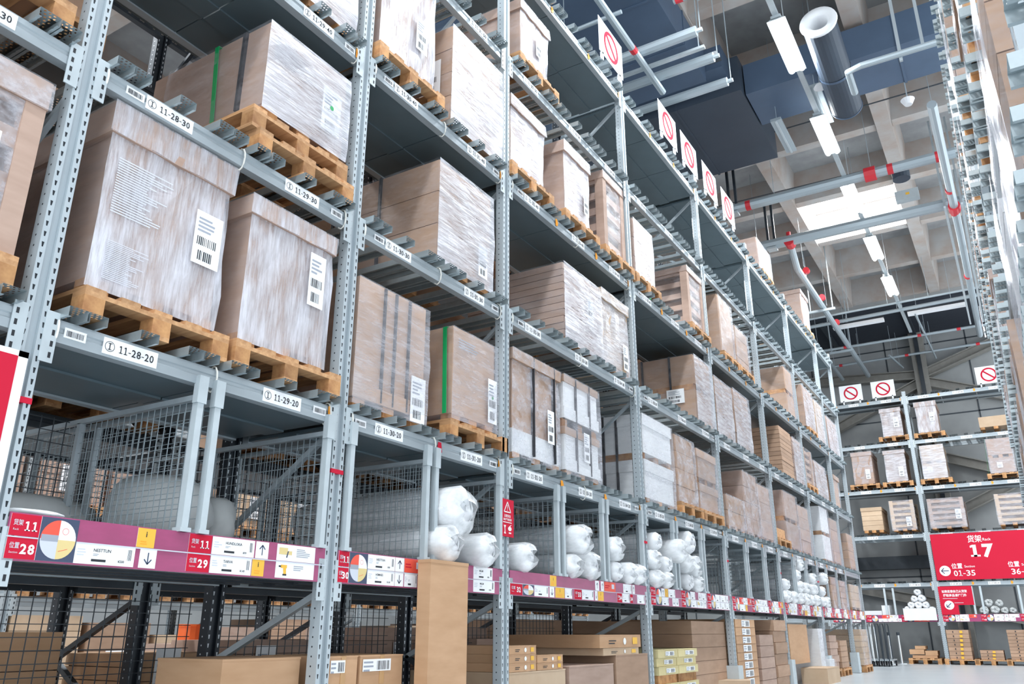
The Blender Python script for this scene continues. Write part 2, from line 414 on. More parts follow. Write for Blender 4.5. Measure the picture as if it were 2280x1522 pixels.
for x in (-5.6, -3.2, -0.8, 1.6, 4.0):
    mb = MB(); mb.box(x - 0.06, x + 0.06, 25.5, 28.5, 9.86, 10.0, 'steel_dark'); obj('joist', mb, o)
mb = MB(); mb.box(-16.1, -16, -7, 28.6, 0, 12, 'wallm'); struct('wall_left', mb)

# ------------------------------------------------------------------ racks
POST = [(0, -0.05), (0, -0.02), (-0.022, -0.02), (-0.022, 0.02), (0, 0.02), (0, 0.05), (-0.075, 0.05), (-0.09, 0.03), (-0.09, -0.03), (-0.075, -0.05)]
_post = {}
def post_mesh(mk, h):
    if (mk, h) not in _post:
        m_ = MB(); m_.prism(POST[::-1], 0.006, h, mk); m_.box(-0.1, 0.015, -0.07, 0.07, 0, 0.006, 'steel'); _post[(mk, h)] = m_.mesh('upright')
    return _post[(mk, h)]
_sup = {}
def support_mesh(L, mk='support'):
    if (L, mk) not in _sup:
        m_ = MB(); w, h = 0.048, SUP
        # inverted channel with inward lips, open below
        for (a, b) in (((-w, h), (w, h)), ((w, h), (w, 0)), ((-w, 0), (-w, h)), ((w, 0), (w - 0.014, 0)), ((-w + 0.014, 0), (-w, 0))):
            m_.add([(0, a[0], a[1]), (-L, a[0], a[1]), (-L, b[0], b[1]), (0, b[0], b[1])], [(0, 1, 2, 3)], mk)
        me = m_.mesh('pallet_support'); _sup[(L, mk)] = me
    return _sup[(L, mk)]
BEAM = [(0, 0), (0, 0.042), (-0.006, 0.048), (-0.006, 0.062), (0, 0.068), (0, BH - 0.012), (-0.012, BH - 0.012), (-0.012, BH), (-0.055, BH), (-0.055, 0)]
_beam = {}
def beam_mesh(L, mk='steel'):
    L = round(L, 3)
    if (L, mk) not in _beam:
        m_ = MB(); n = len(BEAM)
        vs = [(x, y, z) for y in (0, L) for x, z in BEAM]
        fs = [(i, n + i, n + (i + 1) % n, (i + 1) % n) for i in range(n)] + [tuple(range(n)), tuple(range(n, 2 * n))[::-1]]
        m_.add(vs, fs, mk); _beam[(L, mk)] = m_.mesh('beam')
    return _beam[(L, mk)]
m_ = MB(); m_.box(0.0, 0.006, -0.012, 0.048, -0.10, BH + 0.02, 'steel_light')
for i in range(4): m_.box(0.0062, 0.0068, 0.024, 0.036, -0.08 + i * 0.05, -0.055 + i * 0.05, 'ink')
CONN = m_.mesh('end_plate')
m_ = MB(); m_.tube([(-0.02 + 0.036 * math.cos(t), 0, 0.052 + 0.068 * math.sin(t)) for t in [i * math.pi / 6 for i in range(13)]], 0.005, 'tie', 5, False)
TIE = m_.mesh('cable_tie')

def rack(root, cols, levels, ox, face, depth=1.0, post_h=7.55, n_sup=None, dark_rear=False, sup_levels=None, deck_levels=(), tip=0.07, seen=True, rear_beam=True, bmk='steel', brk='steel'):
    """pallet racking in root space: front face at x=0 looking +x, running along +y; ox/face place the root"""
    for y in cols:
        link('upright', post_mesh('post', post_h), root, (0, y, 0))
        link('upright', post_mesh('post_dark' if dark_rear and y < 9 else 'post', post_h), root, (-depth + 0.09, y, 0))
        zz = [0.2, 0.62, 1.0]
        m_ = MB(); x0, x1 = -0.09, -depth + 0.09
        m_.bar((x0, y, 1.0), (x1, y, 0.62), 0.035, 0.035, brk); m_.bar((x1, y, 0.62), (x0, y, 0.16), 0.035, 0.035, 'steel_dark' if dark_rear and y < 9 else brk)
        obj('brace', m_, root)
        m_ = MB(); m_.bar((x0, y, 1.93), (x1, y, 1.38), 0.03, 0.03, brk); m_.bar((x0, y, 0.1), (x1, y, 0.1), 0.03, 0.03, brk); obj('brace', m_, root)
        for k in levels:
            if k < 2: continue
            m_ = MB(); m_.bar((x0, y, ZB[k] - 0.05), (x1, y, ZB[k] - 0.68), 0.03, 0.03, brk); m_.bar((x1, y, ZB[k] - 0.68), (x0, y, ZB[k - 1] + 0.05), 0.03, 0.03, brk)
            obj('brace', m_, root)
    beams = {}
    for i in range(len(cols) - 1):
        ya, yb = cols[i] + 0.05, cols[i + 1] - 0.05
        for k in levels:
            b = link('beam', beam_mesh(yb - ya, bmk), root, (-0.004, ya, ZB[k])); beams[(i, k)] = b
            for yy, sg in ((0, -1), (yb - ya, 1)):
                c = link('end_plate', CONN, b, (0.004, yy, 0))
                if sg > 0: c.scale = (1, -1, 1)
            if rear_beam: link('beam', beam_mesh(yb - ya, bmk), root, (-depth + 0.145, ya, ZB[k]))
    return beams

def supports(root, cols, levels, depth=1.0, tip=0.07, skip=()):
    me = support_mesh(round(depth + tip + 0.06, 3))
    for i in range(len(cols) - 1):
        ya, yb = cols[i] + 0.05, cols[i + 1] - 0.05
        n = 3 if yb - ya > 2.2 else 2; w = (yb - ya) / n
        for k in levels:
            for j in range(n):
                if (i, k, j) in skip: continue
                c = ya + (j + 0.5) * w
                for d in (-0.36, -0.255, 0.0, 0.255, 0.36):
                    yield (tip, c + d + random.uniform(-0.012, 0.012), ZB[k] + BH), me

# ---- left rack, number 11
rackL = thing('pallet_rack', 'tall grey steel pallet rack numbered 11 along the left of the aisle', 'rack')
beamsL = rack(rackL, COLS, [0, 1, 2, 3, 4, 5], 0, 0, dark_rear=True)
allsup = list(supports(rackL, COLS, [1, 2, 3, 4, 5]))
allsup.sort(key=lambda t: (t[0][1] - 0) ** 2 + (t[0][2] - 0.8) ** 2)
first = [s for s in allsup if s[0][1] > 0.9]
for (loc, me) in first[:298]: link('pallet_support', me, rackL, loc)
rest = first[298:]
def join_supports(root, lst, name='pallet_support_row'):
    if not lst: return
    m_ = MB(); w, h = 0.048, SUP
    for (loc, me) in lst:
        X, Y, Z = loc; L = 1.13
        for (a, b) in (((-w, h), (w, h)), ((w, h), (w, 0)), ((-w, 0), (-w, h)), ((w, 0), (w - 0.014, 0)), ((-w + 0.014, 0), (-w, 0))):
            m_.add([(X, Y + a[0], Z + a[1]), (X - L, Y + a[0], Z + a[1]), (X - L, Y + b[0], Z + b[1]), (X, Y + b[0], Z + b[1])], [(0, 1, 2, 3)], 'support_plain')
    o = obj(name, m_, root); o['kind'] = 'stuff'; return o
join_supports(rackL, rest)
# smooth sheet decks under the supports of shelves 1, 3 and 5 and the slatted deck of shelf 0
for i in range(len(COLS) - 1):
    ya, yb = COLS[i] + 0.05, COLS[i + 1] - 0.05; n = 3 if yb - ya > 2.2 else 2; w = (yb - ya) / n
    for k in (0, 1, 3, 5):
        for j in range(n):
            m_ = MB(); zz = ZB[k] + 0.012
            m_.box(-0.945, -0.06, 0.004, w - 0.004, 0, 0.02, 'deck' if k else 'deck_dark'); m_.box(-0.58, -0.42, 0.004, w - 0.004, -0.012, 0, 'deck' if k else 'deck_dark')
            obj('deck_panel', m_, rackL, (0, ya + j * w, zz + (0.06 if k == 0 else 0.0)))
    m_ = MB()
    for q in range(5): m_.box(-0.9 + q * 0.19, -0.86 + q * 0.19, ya, yb, ZB[0] + 0.0, ZB[0] + 0.06, 'steel_dark')
    obj('deck_rail', m_, rackL)

# location labels and barcodes on the beams, orange stickers, cable ties
def loc_label(beam, y, text, big=True):
    m_ = MB(); f = Face(m_, (0.004, y, 0.012), (0, 1, 0), (0, 0, 1), (1, 0, 0))
    m_.box(0.0, 0.0035, y - 0.14, y + 0.14, 0.012, 0.088, 'paper')
    f.ring(-0.108, 0.038, 0.022, 0.0245, 'ink', n=16); f.text('I', -0.108, 0.022, 0.045, 'ink', 0.012, center=True)
    f.text(text, 0.028, 0.020, 0.05, 'ink', 0.012, center=True, width=0.185)
    obj('location_label', m_, beam)
def barcode(beam, y):
    m_ = MB(); f = Face(m_, (0.003, y, 0.03), (0, 1, 0), (0, 0, 1), (1, 0, 0)); m_.box(0, 0.0028, y - 0.05, y + 0.05, 0.03, 0.075, 'paper')
    f.bars(-0.04, 0.04, 0.008, 0.034, 14, seed=int(y * 100)); obj('barcode_label', m_, beam)
def sticker(beam, y, k='orange'):
    m_ = MB(); s_ = 0.028
    m_.add([(0.006, y - s_, 0.02), (0.006, y - s_, 0.095), (0.006, y + s_ * 0.2, 0.095), (0.006, y + s_, 0.058), (0.006, y + s_ * 0.2, 0.02)], [(4, 3, 2, 1, 0)], k)
    m_.add([(0.007, y - s_, 0.02), (0.007, y - s_, 0.095), (0.007, y + s_ * 0.2, 0.095), (0.007, y + s_, 0.058), (0.007, y + s_ * 0.2, 0.02)], [(0, 1, 2, 3, 4)], k)
    obj('arrow_sticker', m_, beam)
for num, (ya, yb, i, j) in SLOT.items():
    for k in (1, 2, 3, 4, 5):
        if (i > 4 and k > 2) or num > 46 or num < 27: continue
        b = beamsL[(i, k)]; y = (ya + yb) / 2 - (COLS[i] + 0.05)
        loc_label(b, y + (0.02 if j else -0.04), '11-%d-%d0' % (num, k + 1))
for i in range(1, 8):
    L = COLS[i + 1] - COLS[i] - 0.1
    for k in (1, 3, 5):
        sticker(beamsL[(i, k)], L - 0.035)
        if L > 2 and k: sticker(beamsL[(i, k)], L / 3); sticker(beamsL[(i, k)], 2 * L / 3)
    for k in (1, 2, 3):
        if i < 5: barcode(beamsL[(i, k)], 0.13 if k == 1 else L - 0.12); barcode(beamsL[(i, k)], L - 0.13 if k == 1 else 0.2)
    if i < 4:
        for k in (1, 2, 3):
            for yy in (0.045, L - 0.05, L / 2): link('cable_tie', TIE, beamsL[(i, k)], (0, yy, 0))
m_ = MB(); m_.add([(0.006, 0.955 + a, b) for a, b in ((-0.03, 0.02), (0.03, 0.02), (0.018, 0.09), (-0.018, 0.09))], [(0, 1, 2, 3)], 'red'); obj('cone_sticker', m_, beamsL[(2, 1)])
for c_ in COLS[5:9]:     # steel foot guards
    m_ = MB(); m_.prism([(0.05, -0.08), (0.07, -0.05), (0.07, 0.05), (0.05, 0.08), (-0.1, 0.09), (-0.1, 0.075), (0.02, 0.065), (0.02, -0.065), (-0.1, -0.075), (-0.1, -0.09)], 0.007, 0.40, 'steel_light'); obj('foot_guard', m_, rackL, (0, c_, 0))
# red bands taped round the uprights
for c_ in COLS[1:8]:
    m_ = MB(); m_.box(-0.03, 0.0025, -0.052, 0.052, 1.68, 1.705, 'red'); obj('red_tape', m_, rackL, (0, c_, 0))

# ---- price strips
def card(f, x0, x1, y0, y1, kind, txt=None, seed=0):
    rg = random.Random(seed); w = x1 - x0; h = y1 - y0
    if kind == 'red':
        f.rect(x0, x1, y0, y1, 'red'); f.text(txt[0], x0 + w * 0.10, y0 + h * 0.50, h * 0.30, 'pale', 0.01, width=w * 0.32)
        f.text(txt[1], x0 + w * 0.12, y0 + h * 0.25, h * 0.14, 'pale'); f.text(txt[2], x0 + w * 0.70, y0 + h * 0.25, h * 0.62, 'white', 0.03, center=True)
    elif kind == 'redonly': f.rect(x0, x1, y0, y1, 'red'); f.text(txt, x0 + w / 2, y0 + h * 0.25, h * 0.55, 'white', 0.03, center=True)
    elif kind == 'white':
        f.rect(x0, x1, y0, y1, 'paper'); 
        if txt: f.text(txt[0], x0 + w * 0.30, y0 + h * 0.62, h * 0.22, 'ink', 0.012); f.text(txt[1], x0 + w * 0.72, y0 + h * 0.16, h * 0.18, 'ink', 0.01)
        f.lines(x0 + w * 0.30, x0 + w * 0.42, y0 + h * 0.42, y0 + h * 0.56, 2, 'grey_card', seed)
        f.rect(x0 + w * 0.28, x0 + w * 0.52, y0 + h * 0.14, y0 + h * 0.26, 'ink', 0.0012)
        f.bars(x1 - w * 0.12, x1 - w * 0.05, y0 + h * 0.3, y0 + h * 0.85, 4, seed=seed)
        f.lines(x0 + w * 0.04, x0 + w * 0.22, y0 + h * 0.4, y0 + h * 0.8, 3, 'pale', seed)
    elif kind == 'yellow':
        f.rect(x0, x1, y0, y1, 'yellow'); f.text('i', x0 + w / 2, y0 + h * 0.55, h * 0.42, 'ink', 0.02, center=True); f.lines(x0 + w * 0.2, x1 - w * 0.2, y0 + h * 0.15, y0 + h * 0.4, 2, 'orange', seed)
    elif kind in ('up', 'down'):
        f.rect(x0, x1, y0, y1, 'paper'); s_ = 1 if kind == 'up' else -1; cx, cy = x0 + w / 2, y0 + h / 2
        f.line((cx, cy - s_ * h * 0.3), (cx, cy + s_ * h * 0.3), w * 0.07, 'navy'); f.line((cx - w * 0.22, cy + s_ * h * 0.05), (cx, cy + s_ * h * 0.3), w * 0.07, 'navy'); f.line((cx + w * 0.22, cy + s_ * h * 0.05), (cx, cy + s_ * h * 0.3), w * 0.07, 'navy')
    elif kind == 'truck':
        f.rect(x0, x1, y0, y1, 'paper'); f.rect(x0 + w * 0.05, x0 + w * 0.27, y0 + h * 0.38, y0 + h * 0.8, 'tan', 0.0012); f.rect(x0 + w * 0.27, x0 + w * 0.38, y0 + h * 0.38, y0 + h * 0.62, 'tan', 0.0012)
        f.line((x0 + w * 0.25, y0 + h * 0.2), (x0 + w * 0.28, y0 + h * 0.6), w * 0.03, 'navy'); f.lines(x0 + w * 0.5, x1 - w * 0.08, y0 + h * 0.3, y0 + h * 0.85, 5, 'grey_card', seed)
    elif kind == 'drill':
        f.rect(x0, x1, y0, y1, 'paper'); f.rect(x0 + w * 0.12, x0 + w * 0.28, y0 + h * 0.6, y0 + h * 0.8, 'yellow', 0.0012); f.rect(x0 + w * 0.07, x0 + w * 0.13, y0 + h * 0.65, y0 + h * 0.75, 'ink', 0.0012)
        f.polyg([(x0 + w * 0.2, y0 + h * 0.25), (x0 + w * 0.27, y0 + h * 0.25), (x0 + w * 0.26, y0 + h * 0.62), (x0 + w * 0.18, y0 + h * 0.62)], 'yellow', 0.0013); f.rect(x0 + w * 0.18, x0 + w * 0.28, y0 + h * 0.15, y0 + h * 0.25, 'ink', 0.0013)
        f.lines(x0 + w * 0.45, x1 - w * 0.25, y0 + h * 0.5, y0 + h * 0.85, 3, 'grey_card', seed)
    elif kind == 'orange': f.rect(x0, x1, y0, y1, 'orange_red'); f.lines(x0 + w * 0.06, x0 + w * 0.55, y0 + h * 0.35, y0 + h * 0.75, 2, 'red', seed); f.rect(x0 + w * 0.65, x0 + w * 0.88, y0 + h * 0.3, y0 + h * 0.8, 'pale', 0.0012)
    elif kind == 'disc':
        f.rect(x0, x1, y0, y1, 'navy'); cx, cy = x0 + w / 2, y0 + h / 2; rx, ry = w * 0.47, h * 0.45
        for a0, a1, k in ((0, 90, 'white'), (90, 180, 'orange_red'), (180, 270, 'pale'), (270, 360, 'tan')): f.disc(cx, cy, rx, ry, k, 0.0012, 8, a0, a1)
        f.rect(cx - rx * 0.95, cx, cy - h * 0.05, cy + h * 0.1, 'grey_card', 0.0015); f.ring(cx + rx * 0.35, cy + ry * 0.45, h * 0.07, h * 0.08, 'orange_red', 0.0016, 14)
        f.line((cx + rx * 0.1, cy - ry * 0.6), (cx + rx * 0.6, cy - ry * 0.45), h * 0.012, 'orange_red', 0.0016)
ROW = {1: (1.158, 1.242), 0: (1.070, 1.154)}
RACK_T = lambda n: ('货架', 'Rack', n)
SECT_T = lambda n: ('位置', 'Section', n)
CARDS = {1: [(1, 1.75, 1.87, 'red', RACK_T('11')), (0, 1.75, 1.87, 'red', SECT_T('28')), (2, 1.87, 2.03, 'disc', None), (0, 2.03, 2.31, 'white', ('NESTTUN', '¥200')),
             (1, 2.31, 2.40, 'yellow', None), (0, 2.335, 2.42, 'down', None), (1, 2.585, 2.715, 'red', RACK_T('11')), (0, 2.585, 2.715, 'red', SECT_T('29')),
             (1, 2.72, 2.985, 'white', ('HUNDLOKA', '¥99')), (0, 2.72, 2.975, 'white', ('TARVA', '¥149')), (1, 2.995, 3.08, 'up', None), (0, 2.98, 3.06, 'yellow', None), (1, 3.14, 3.42, 'truck', None), (0, 3.14, 3.42, 'drill', None)],
         2: [(1, 3.612, 3.70, 'red', RACK_T('11')), (0, 3.612, 3.70, 'red', SECT_T('30')), (2, 3.70, 3.86, 'disc', None), (1, 3.865, 4.12, 'white', ('NESTTUN', '¥99')), (0, 3.865, 4.12, 'white', ('HEMNES', '¥149')),
             (1, 4.125, 4.21, 'up', None), (0, 4.125, 4.21, 'down', None), (1, 4.215, 4.40, 'orange', None), (0, 4.22, 4.35, 'white', None), (1, 4.41, 4.52, 'red', RACK_T('11')), (0, 4.41, 4.52, 'red', SECT_T('31')),
             (1, 5.0, 5.25, 'white', ('MALM', '¥99')), (0, 5.0, 5.28, 'white', ('MALM', '¥199'))],
         3: [(0, 5.50, 5.68, 'red', SECT_T('32')), (0, 5.69, 5.86, 'disc', None), (0, 5.87, 6.10, 'white', None), (0, 6.12, 6.20, 'down', None), (1, 6.13, 6.24, 'yellow', None), (0, 6.22, 6.38, 'yellow', None), (0, 6.39, 6.52, 'white', None),
             (0, 6.56, 6.70, 'red', SECT_T('33')), (0, 6.71, 6.94, 'white', None), (1, 6.98, 7.06, 'up', None), (0, 6.97, 7.02, 'down', None), (0, 7.03, 7.15, 'yellow', None), (1, 7.10, 7.16, 'up', None), (1, 7.17, 7.42, 'orange', None),
             (0, 7.45, 7.56, 'red', SECT_T('34')), (0, 7.57, 7.74, 'white', None), (1, 7.60, 7.80, 'white', None), (0, 7.76, 7.82, 'redonly', '34'), (0, 7.93, 8.12, 'white', None), (1, 7.82, 7.88, 'up', None)]}
def rand_cards(ya, yb, n0, seed):
    rg = random.Random(seed); out = []; y = ya
    k = 3 if yb - ya > 2.2 else 2; w = (yb - ya) / k
    for s_ in range(k):
        a = ya + s_ * w
        out += [(1, a, a + 0.13, 'red', RACK_T('11')), (0, a, a + 0.13, 'red', SECT_T(str(n0 + s_))), (2, a + 0.13, a + 0.29, 'disc', None)]
        for r in (0, 1):
            y = a + 0.30
            while y < a + w - 0.1:
                kd = rg.choice(['white', 'white', 'white', 'yellow', 'gap', 'orange', 'up', 'down', 'truck']); ww = {'white': rg.uniform(0.15, 0.26), 'truck': 0.22, 'orange': 0.18}.get(kd, 0.09)
                if kd != 'gap' and y + ww < a + w: out.append((r, y, y + ww, kd, None))
                y += ww + 0.01
    return out
n0 = {4: 35, 5: 38, 6: 41, 7: 44, 8: 47}
for i in range(1, 9):
    ya, yb = COLS[i] + 0.055, COLS[i + 1] - 0.055; b = beamsL[(i, 0)]; by = COLS[i] + 0.05
    m_ = MB(); m_.box(0.004, 0.010, ya - by, yb - by, -0.002, 0.182, 'magenta'); m_.box(0.004, 0.014, ya - by, yb - by, 0.086, 0.091, 'pale'); obj('price_strip', m_, b)
    cards = CARDS.get(i) or rand_cards(ya, yb, n0[i], 50 + i)
    for q, (r, a, c_, kd, tx) in enumerate(cards):
        a = max(a, ya); c_ = min(c_, yb)
        z0 = ROW[0][0] if r in (0, 2) else ROW[1][0]; z1 = ROW[0][1] if r == 0 else ROW[1][1]
        if kd == 'disc' and r == 0: z0, z1 = ROW[0]
        m_ = MB(); m_.box(0.0102, 0.0118 + (0.003 if r == 2 else 0), a - by, c_ - by, z0 - ZB[0], z1 - ZB[0], 'paper')
        f = Face(m_, (0.0119 + (0.003 if r == 2 else 0), -by, -ZB[0]), (0, 1, 0), (0, 0, 1), (1, 0, 0))
        card(f, a, c_, z0, z1, kd, tx, q)
        obj('price_card', m_, b)

# ---- dividers of shelf 0: two square posts and a wire mesh panel reaching back
def wire_panel(w, h, pitch=0.05, r=0.0015, k='wire'):
    m_ = MB(); t = r
    x = 0.0
    while x <= w + 1e-6: m_.box(-x - t, -x + t, -t, t, 0, h, k); x += pitch
    z = 0.0
    while z <= h + 1e-6: m_.box(-w, 0, t, 3 * t, z - t, z + t, k); z += pitch * 1.15
    return m_
WP = wire_panel(1.5, 0.62).mesh('wire_mesh')
def divider(root, y, z0=1.245, z1=1.95):
    m_ = MB(); m_.box(-0.02, 0.02, -0.018, 0.018, z0, z1, 'steel_light'); m_.box(-0.03, 0.03, -0.03, 0.03, z0, z0 + 0.02, 'steel_light'); m_.box(-0.012, 0.026, -0.028, 0.028, z1 - 0.08, z1 + 0.06, 'steel_light')
    p = obj('divider_post', m_, root, (0, y, 0))
    link('wire_mesh', WP, p, (-0.04, 0, z0 + 0.02))
    m_ = MB(); m_.box(-1.58, -0.02, -0.014, 0.014, z0 + 0.645, z0 + 0.672, 'steel'); m_.box(-1.0, -0.97, -0.014, 0.014, z0, z0 + 0.65, 'steel'); m_.box(-1.575, -1.55, -0.014, 0.014, z0, z0 + 0.65, 'steel'); obj('divider_frame', m_, p)
DIV = [2.54, 2.645, 3.455, 3.66, 4.42, 4.52, 5.35, 6.28, 6.385, 7.18, 7.28, 8.14, 9.05, 9.16, 10.0, 10.1, 10.95, 11.9, 12.0, 12.85, 12.95, 13.72, 14.7, 14.8, 15.6, 15.7, 17.4, 18.4]
for y in DIV: divider(rackL, y)
# wire mesh closing the back of the lower two storeys
for i in range(1, 4):
    ya, yb = COLS[i] + 0.05, COLS[i + 1] - 0.05
    for z0, hh in ((0.06, 0.95), (1.26, 0.66)):
        m_ = MB(); t = 0.0022; y = ya
        while y < yb: m_.box(-t, t, y - t, y + t, z0, z0 + hh, 'wire_dark'); y += 0.07
        z = z0
        while z <= z0 + hh: m_.box(t, 3 * t, ya, yb, z - t, z + t, 'wire_dark'); z += 0.065
        obj('rear_wire_mesh', m_, rackL, (-1.08, 0, 0))

# ------------------------------------------------------------------ pallets and loads
def _b(x0, x1, y0, y1, z0, z1, k):
    m_ = MB(); m_.box(x0, x1, y0, y1, z0, z1, k); return m_
_TB = _b(-0.6, 0.6, -0.05, 0.05, 0, 0.022, 'wood').mesh('deck_board'); _SB = _b(-0.05, 0.05, -0.4, 0.4, 0, 0.022, 'wood').mesh('stringer_board')
_BL = _b(-0.05, 0.05, -0.05, 0.05, 0, 0.078, 'wood_end').mesh('block'); _BB = _b(-0.6, 0.6, -0.05, 0.05, 0, 0.022, 'wood').mesh('bottom_board')
PH = 0.144
def pallet(label, x, y, z, rz=0.0, width=0.8, group=None, simple=False):
    """1.2 x 0.8 m wooden pallet; (x, y, z) = middle of its front edge, runs back along local -x"""
    r = thing('wooden_pallet', label, 'pallet', (x, y, z), group, rz); r.scale = (1, width / 0.8, 1)
    for yy in (-0.35, 0, 0.35):
        link('bottom_board', _BB, r, (-0.6, yy, 0))
        for xx in (-0.05, -0.6, -1.15): link('block', _BL, r, (xx, yy, 0.022))
    for xx in (-0.05, -0.6, -1.15): link('stringer_board', _SB, r, (xx, 0, 0.10))
    for yy in ((-0.35, -0.175, 0, 0.175, 0.35)): link('deck_board', _TB, r, (-0.6, yy, 0.122))
    return r

def paper_label(root, u, v, w, h, side='front', seed=0, x=0.0, y=0.0, green=False):
    m_ = MB()
    if side == 'front': f = Face(m_, (x, u, v), (0, 1, 0), (0, 0, 1), (1, 0, 0))
    else: f = Face(m_, (u, y, v), (1, 0, 0), (0, 0, 1), (0, -1, 0))
    f.rect(0, w, 0, h, 'paper', 0.0); f.lines(w * 0.1, w * 0.8, h * 0.62, h * 0.92, 4, 'grey_card', seed)
    f.bars(w * 0.12, w * 0.85, h * 0.36, h * 0.52, 11, seed=seed); f.bars(w * 0.2, w * 0.75, h * 0.08, h * 0.26, 8, seed=seed + 1)
    if green: f.disc(w * 0.5, h * 0.58, w * 0.1, w * 0.1, 'green', 0.002, 10)
    obj('paper_label', m_, root)

def load(label, x, y0, y1, z0, z1, depth=1.15, style='plain', m='card', film='film', lid=0.0, base=0.0, n=4, straps=(), sstraps=(), green=None,
         lab=None, slab=None, rz=0.0, feet=True, group=None, bulge=0.0, seed=None, name=None, cat='wrapped load', lidm=None, basem=None, prints=(), rowlab=None):
    W = y1 - y0; H = z1 - z0; seed = seed if seed is not None else int(abs(y0 * 100 + z0 * 10))
    rg = random.Random(seed)
    if rz == 0.0: loc = (x, (y0 + y1) / 2, z0)
    elif abs(rz - math.pi) < 0.01: loc = (x, (y0 + y1) / 2, z0)
    else: loc = ((y0 + y1) / 2, x, z0)
    r = thing(name or 'wrapped_load', label, cat, loc, group, rz)
    a, b = -W / 2, W / 2; D = depth; f0 = 0.068 if feet else 0.0
    if feet:
        for xx in (-0.065, -D / 2, -D + 0.12):
            for yy in (a + 0.08, 0, b - 0.08):
                link('foot', _FOOT, r, (xx, yy, 0))
    zt = H - (lid or 0)
    if style == 'plain':
        e_ = 0.028 if lid else 0.012; m_ = MB(); m_.box(-D + 0.01, -e_, a + e_, b - e_, f0, zt + 0.01, m); obj('carton', m_, r)
    elif style in ('courses', 'cols'):
        nc = 2 if style == 'cols' else 1; hh = (zt - f0) / n
        for i in range(n):
            for c in range(nc):
                m_ = MB(); j = rg.uniform(0, 0.012); ya = a + c * W / nc + 0.004; yb = a + (c + 1) * W / nc - 0.004
                m_.box(-D + 0.01, -0.014 + j * 0.6, ya + j * 0.4, yb - 0.004, f0 + i * hh + 0.003, f0 + (i + 1) * hh - 0.003, m)
                if i < n - 1: m_.box(-D + 0.03, -0.03, ya + 0.02, yb - 0.02, f0 + (i + 1) * hh - 0.003, f0 + (i + 1) * hh + 0.003, 'card_gap')
                obj('carton', m_, r)
    elif style == 'crate':
        m_ = MB(); m_.box(-D + 0.06, -0.06, a + 0.06, b - 0.06, f0, zt, 'card_gap'); obj('inner_stack', m_, r)
        for (xx, yy) in ((0, a), (0, b), (-D, a), (-D, b)):
            m_ = MB(); sx = 1 if xx == 0 else -1; sy = 1 if yy == a else -1
            m_.box(min(xx, xx - sx * 0.1), max(xx, xx - sx * 0.1), min(yy, yy + sy * 0.09), max(yy, yy + sy * 0.09), f0, H, m); obj('corner_post', m_, r)
        for i in range(n):
            zc = f0 + (i + 0.5) * (H - f0) / n; m_ = MB(); m_.box(-D + 0.02, -0.02, a + 0.02, b - 0.02, zc - H / n * 0.22, zc + H / n * 0.22, m); obj('carton', m_, r)
    elif style == 'double':
        m_ = MB(); hm = (H - f0) / 2
        for i, (za, zb) in enumerate(((f0, f0 + hm - 0.05), (f0 + hm + 0.03, H))):
            m_ = MB(); m_.box(-D + 0.02, -0.014, a + 0.014, b - 0.014, za, zb - (lid or 0), m); obj('carton', m_, r)
            if lid:
                m_ = MB(); m_.box(-D, 0.0, a, b, zb - lid, zb, lidm or m); obj('lid', m_, r)
            if base:
                m_ = MB(); m_.box(-D, 0.0, a, b, za, za + base, basem or m); obj('base_tray', m_, r)
        for yy in (a + 0.06, 0, b - 0.06):
            m_ = MB(); m_.box(-D + 0.03, -0.03, yy - 0.05, yy + 0.05, f0 + hm - 0.05, f0 + hm + 0.03, 'wood_end'); obj('spacer', m_, r)
    if lid and style != 'double':
        m_ = MB(); m_.box(-D, 0.006, a - 0.004, b + 0.004, H - lid, H, lidm or m); obj('lid', m_, r)
    if base and style != 'double':
        e_ = 0.019 if lid else -0.004; m_ = MB(); m_.box(-D, -e_, a + e_, b - e_, f0, f0 + base, basem or m); obj('base_tray', m_, r)
    for s_ in straps:
        m_ = MB(); yy = a + W * s_; m_.box(-D - 0.008, 0.010, yy - 0.005, yy + 0.005, f0 + 0.01, H + 0.004, 'black'); obj('strap', m_, r)
    for s_ in sstraps:
        m_ = MB(); xx = -D * s_; m_.box(xx - 0.012, xx + 0.012, a - 0.012, b + 0.012, f0 + 0.01, H + 0.005, 'black'); obj('strap', m_, r)
    if green is not None:
        m_ = MB(); xx = -D * green; m_.bar((xx, a - 0.014, H), (xx + 0.05, a - 0.012 - 0.05 * (green < 0.15), f0 - 0.02), 0.004, 0.035, 'green', up=(1, 0, 0)); m_.box(xx - 0.017, xx + 0.017, a - 0.012, b + 0.01, H, H + 0.004, 'green'); obj('green_strap', m_, r)
    if style == 'crate' and film == 'film': film = 'film_thin'
    if film:
        m_ = MB(); e = 0.012; nx = 6
        ya, yb, xf, xb = a - e, b + e, e, -D - e
        z_lo, z_hi = f0 * 0.3, H + 0.003
        # slightly billowing wrap, open at the bottom
        def wob(t, z): return 0.006 * math.sin(t * 9 + z * 7 + seed) + 0.004 * math.sin(t * 23 - z * 17)
        ring = [(xf, ya + (yb - ya) * i / nx) for i in range(nx)] + [(xf + (xb - xf) * i / nx, yb) for i in range(nx)] + [(xb, yb)] + [(xf + (xb - xf) * i / nx, ya) for i in range(nx, 0, -1)][1:]
        nz = 6; vs = []; nr = len(ring)
        lo = 0.020 if (lid and style != 'double') else 0.0
        zs = [z_lo + (H - lid - z_lo) * q / (nz - 2) for q in range(nz - 1)] + [H - lid + 0.002, z_hi] if lo else [z_lo + (z_hi - z_lo) * q / nz for q in range(nz + 1)]
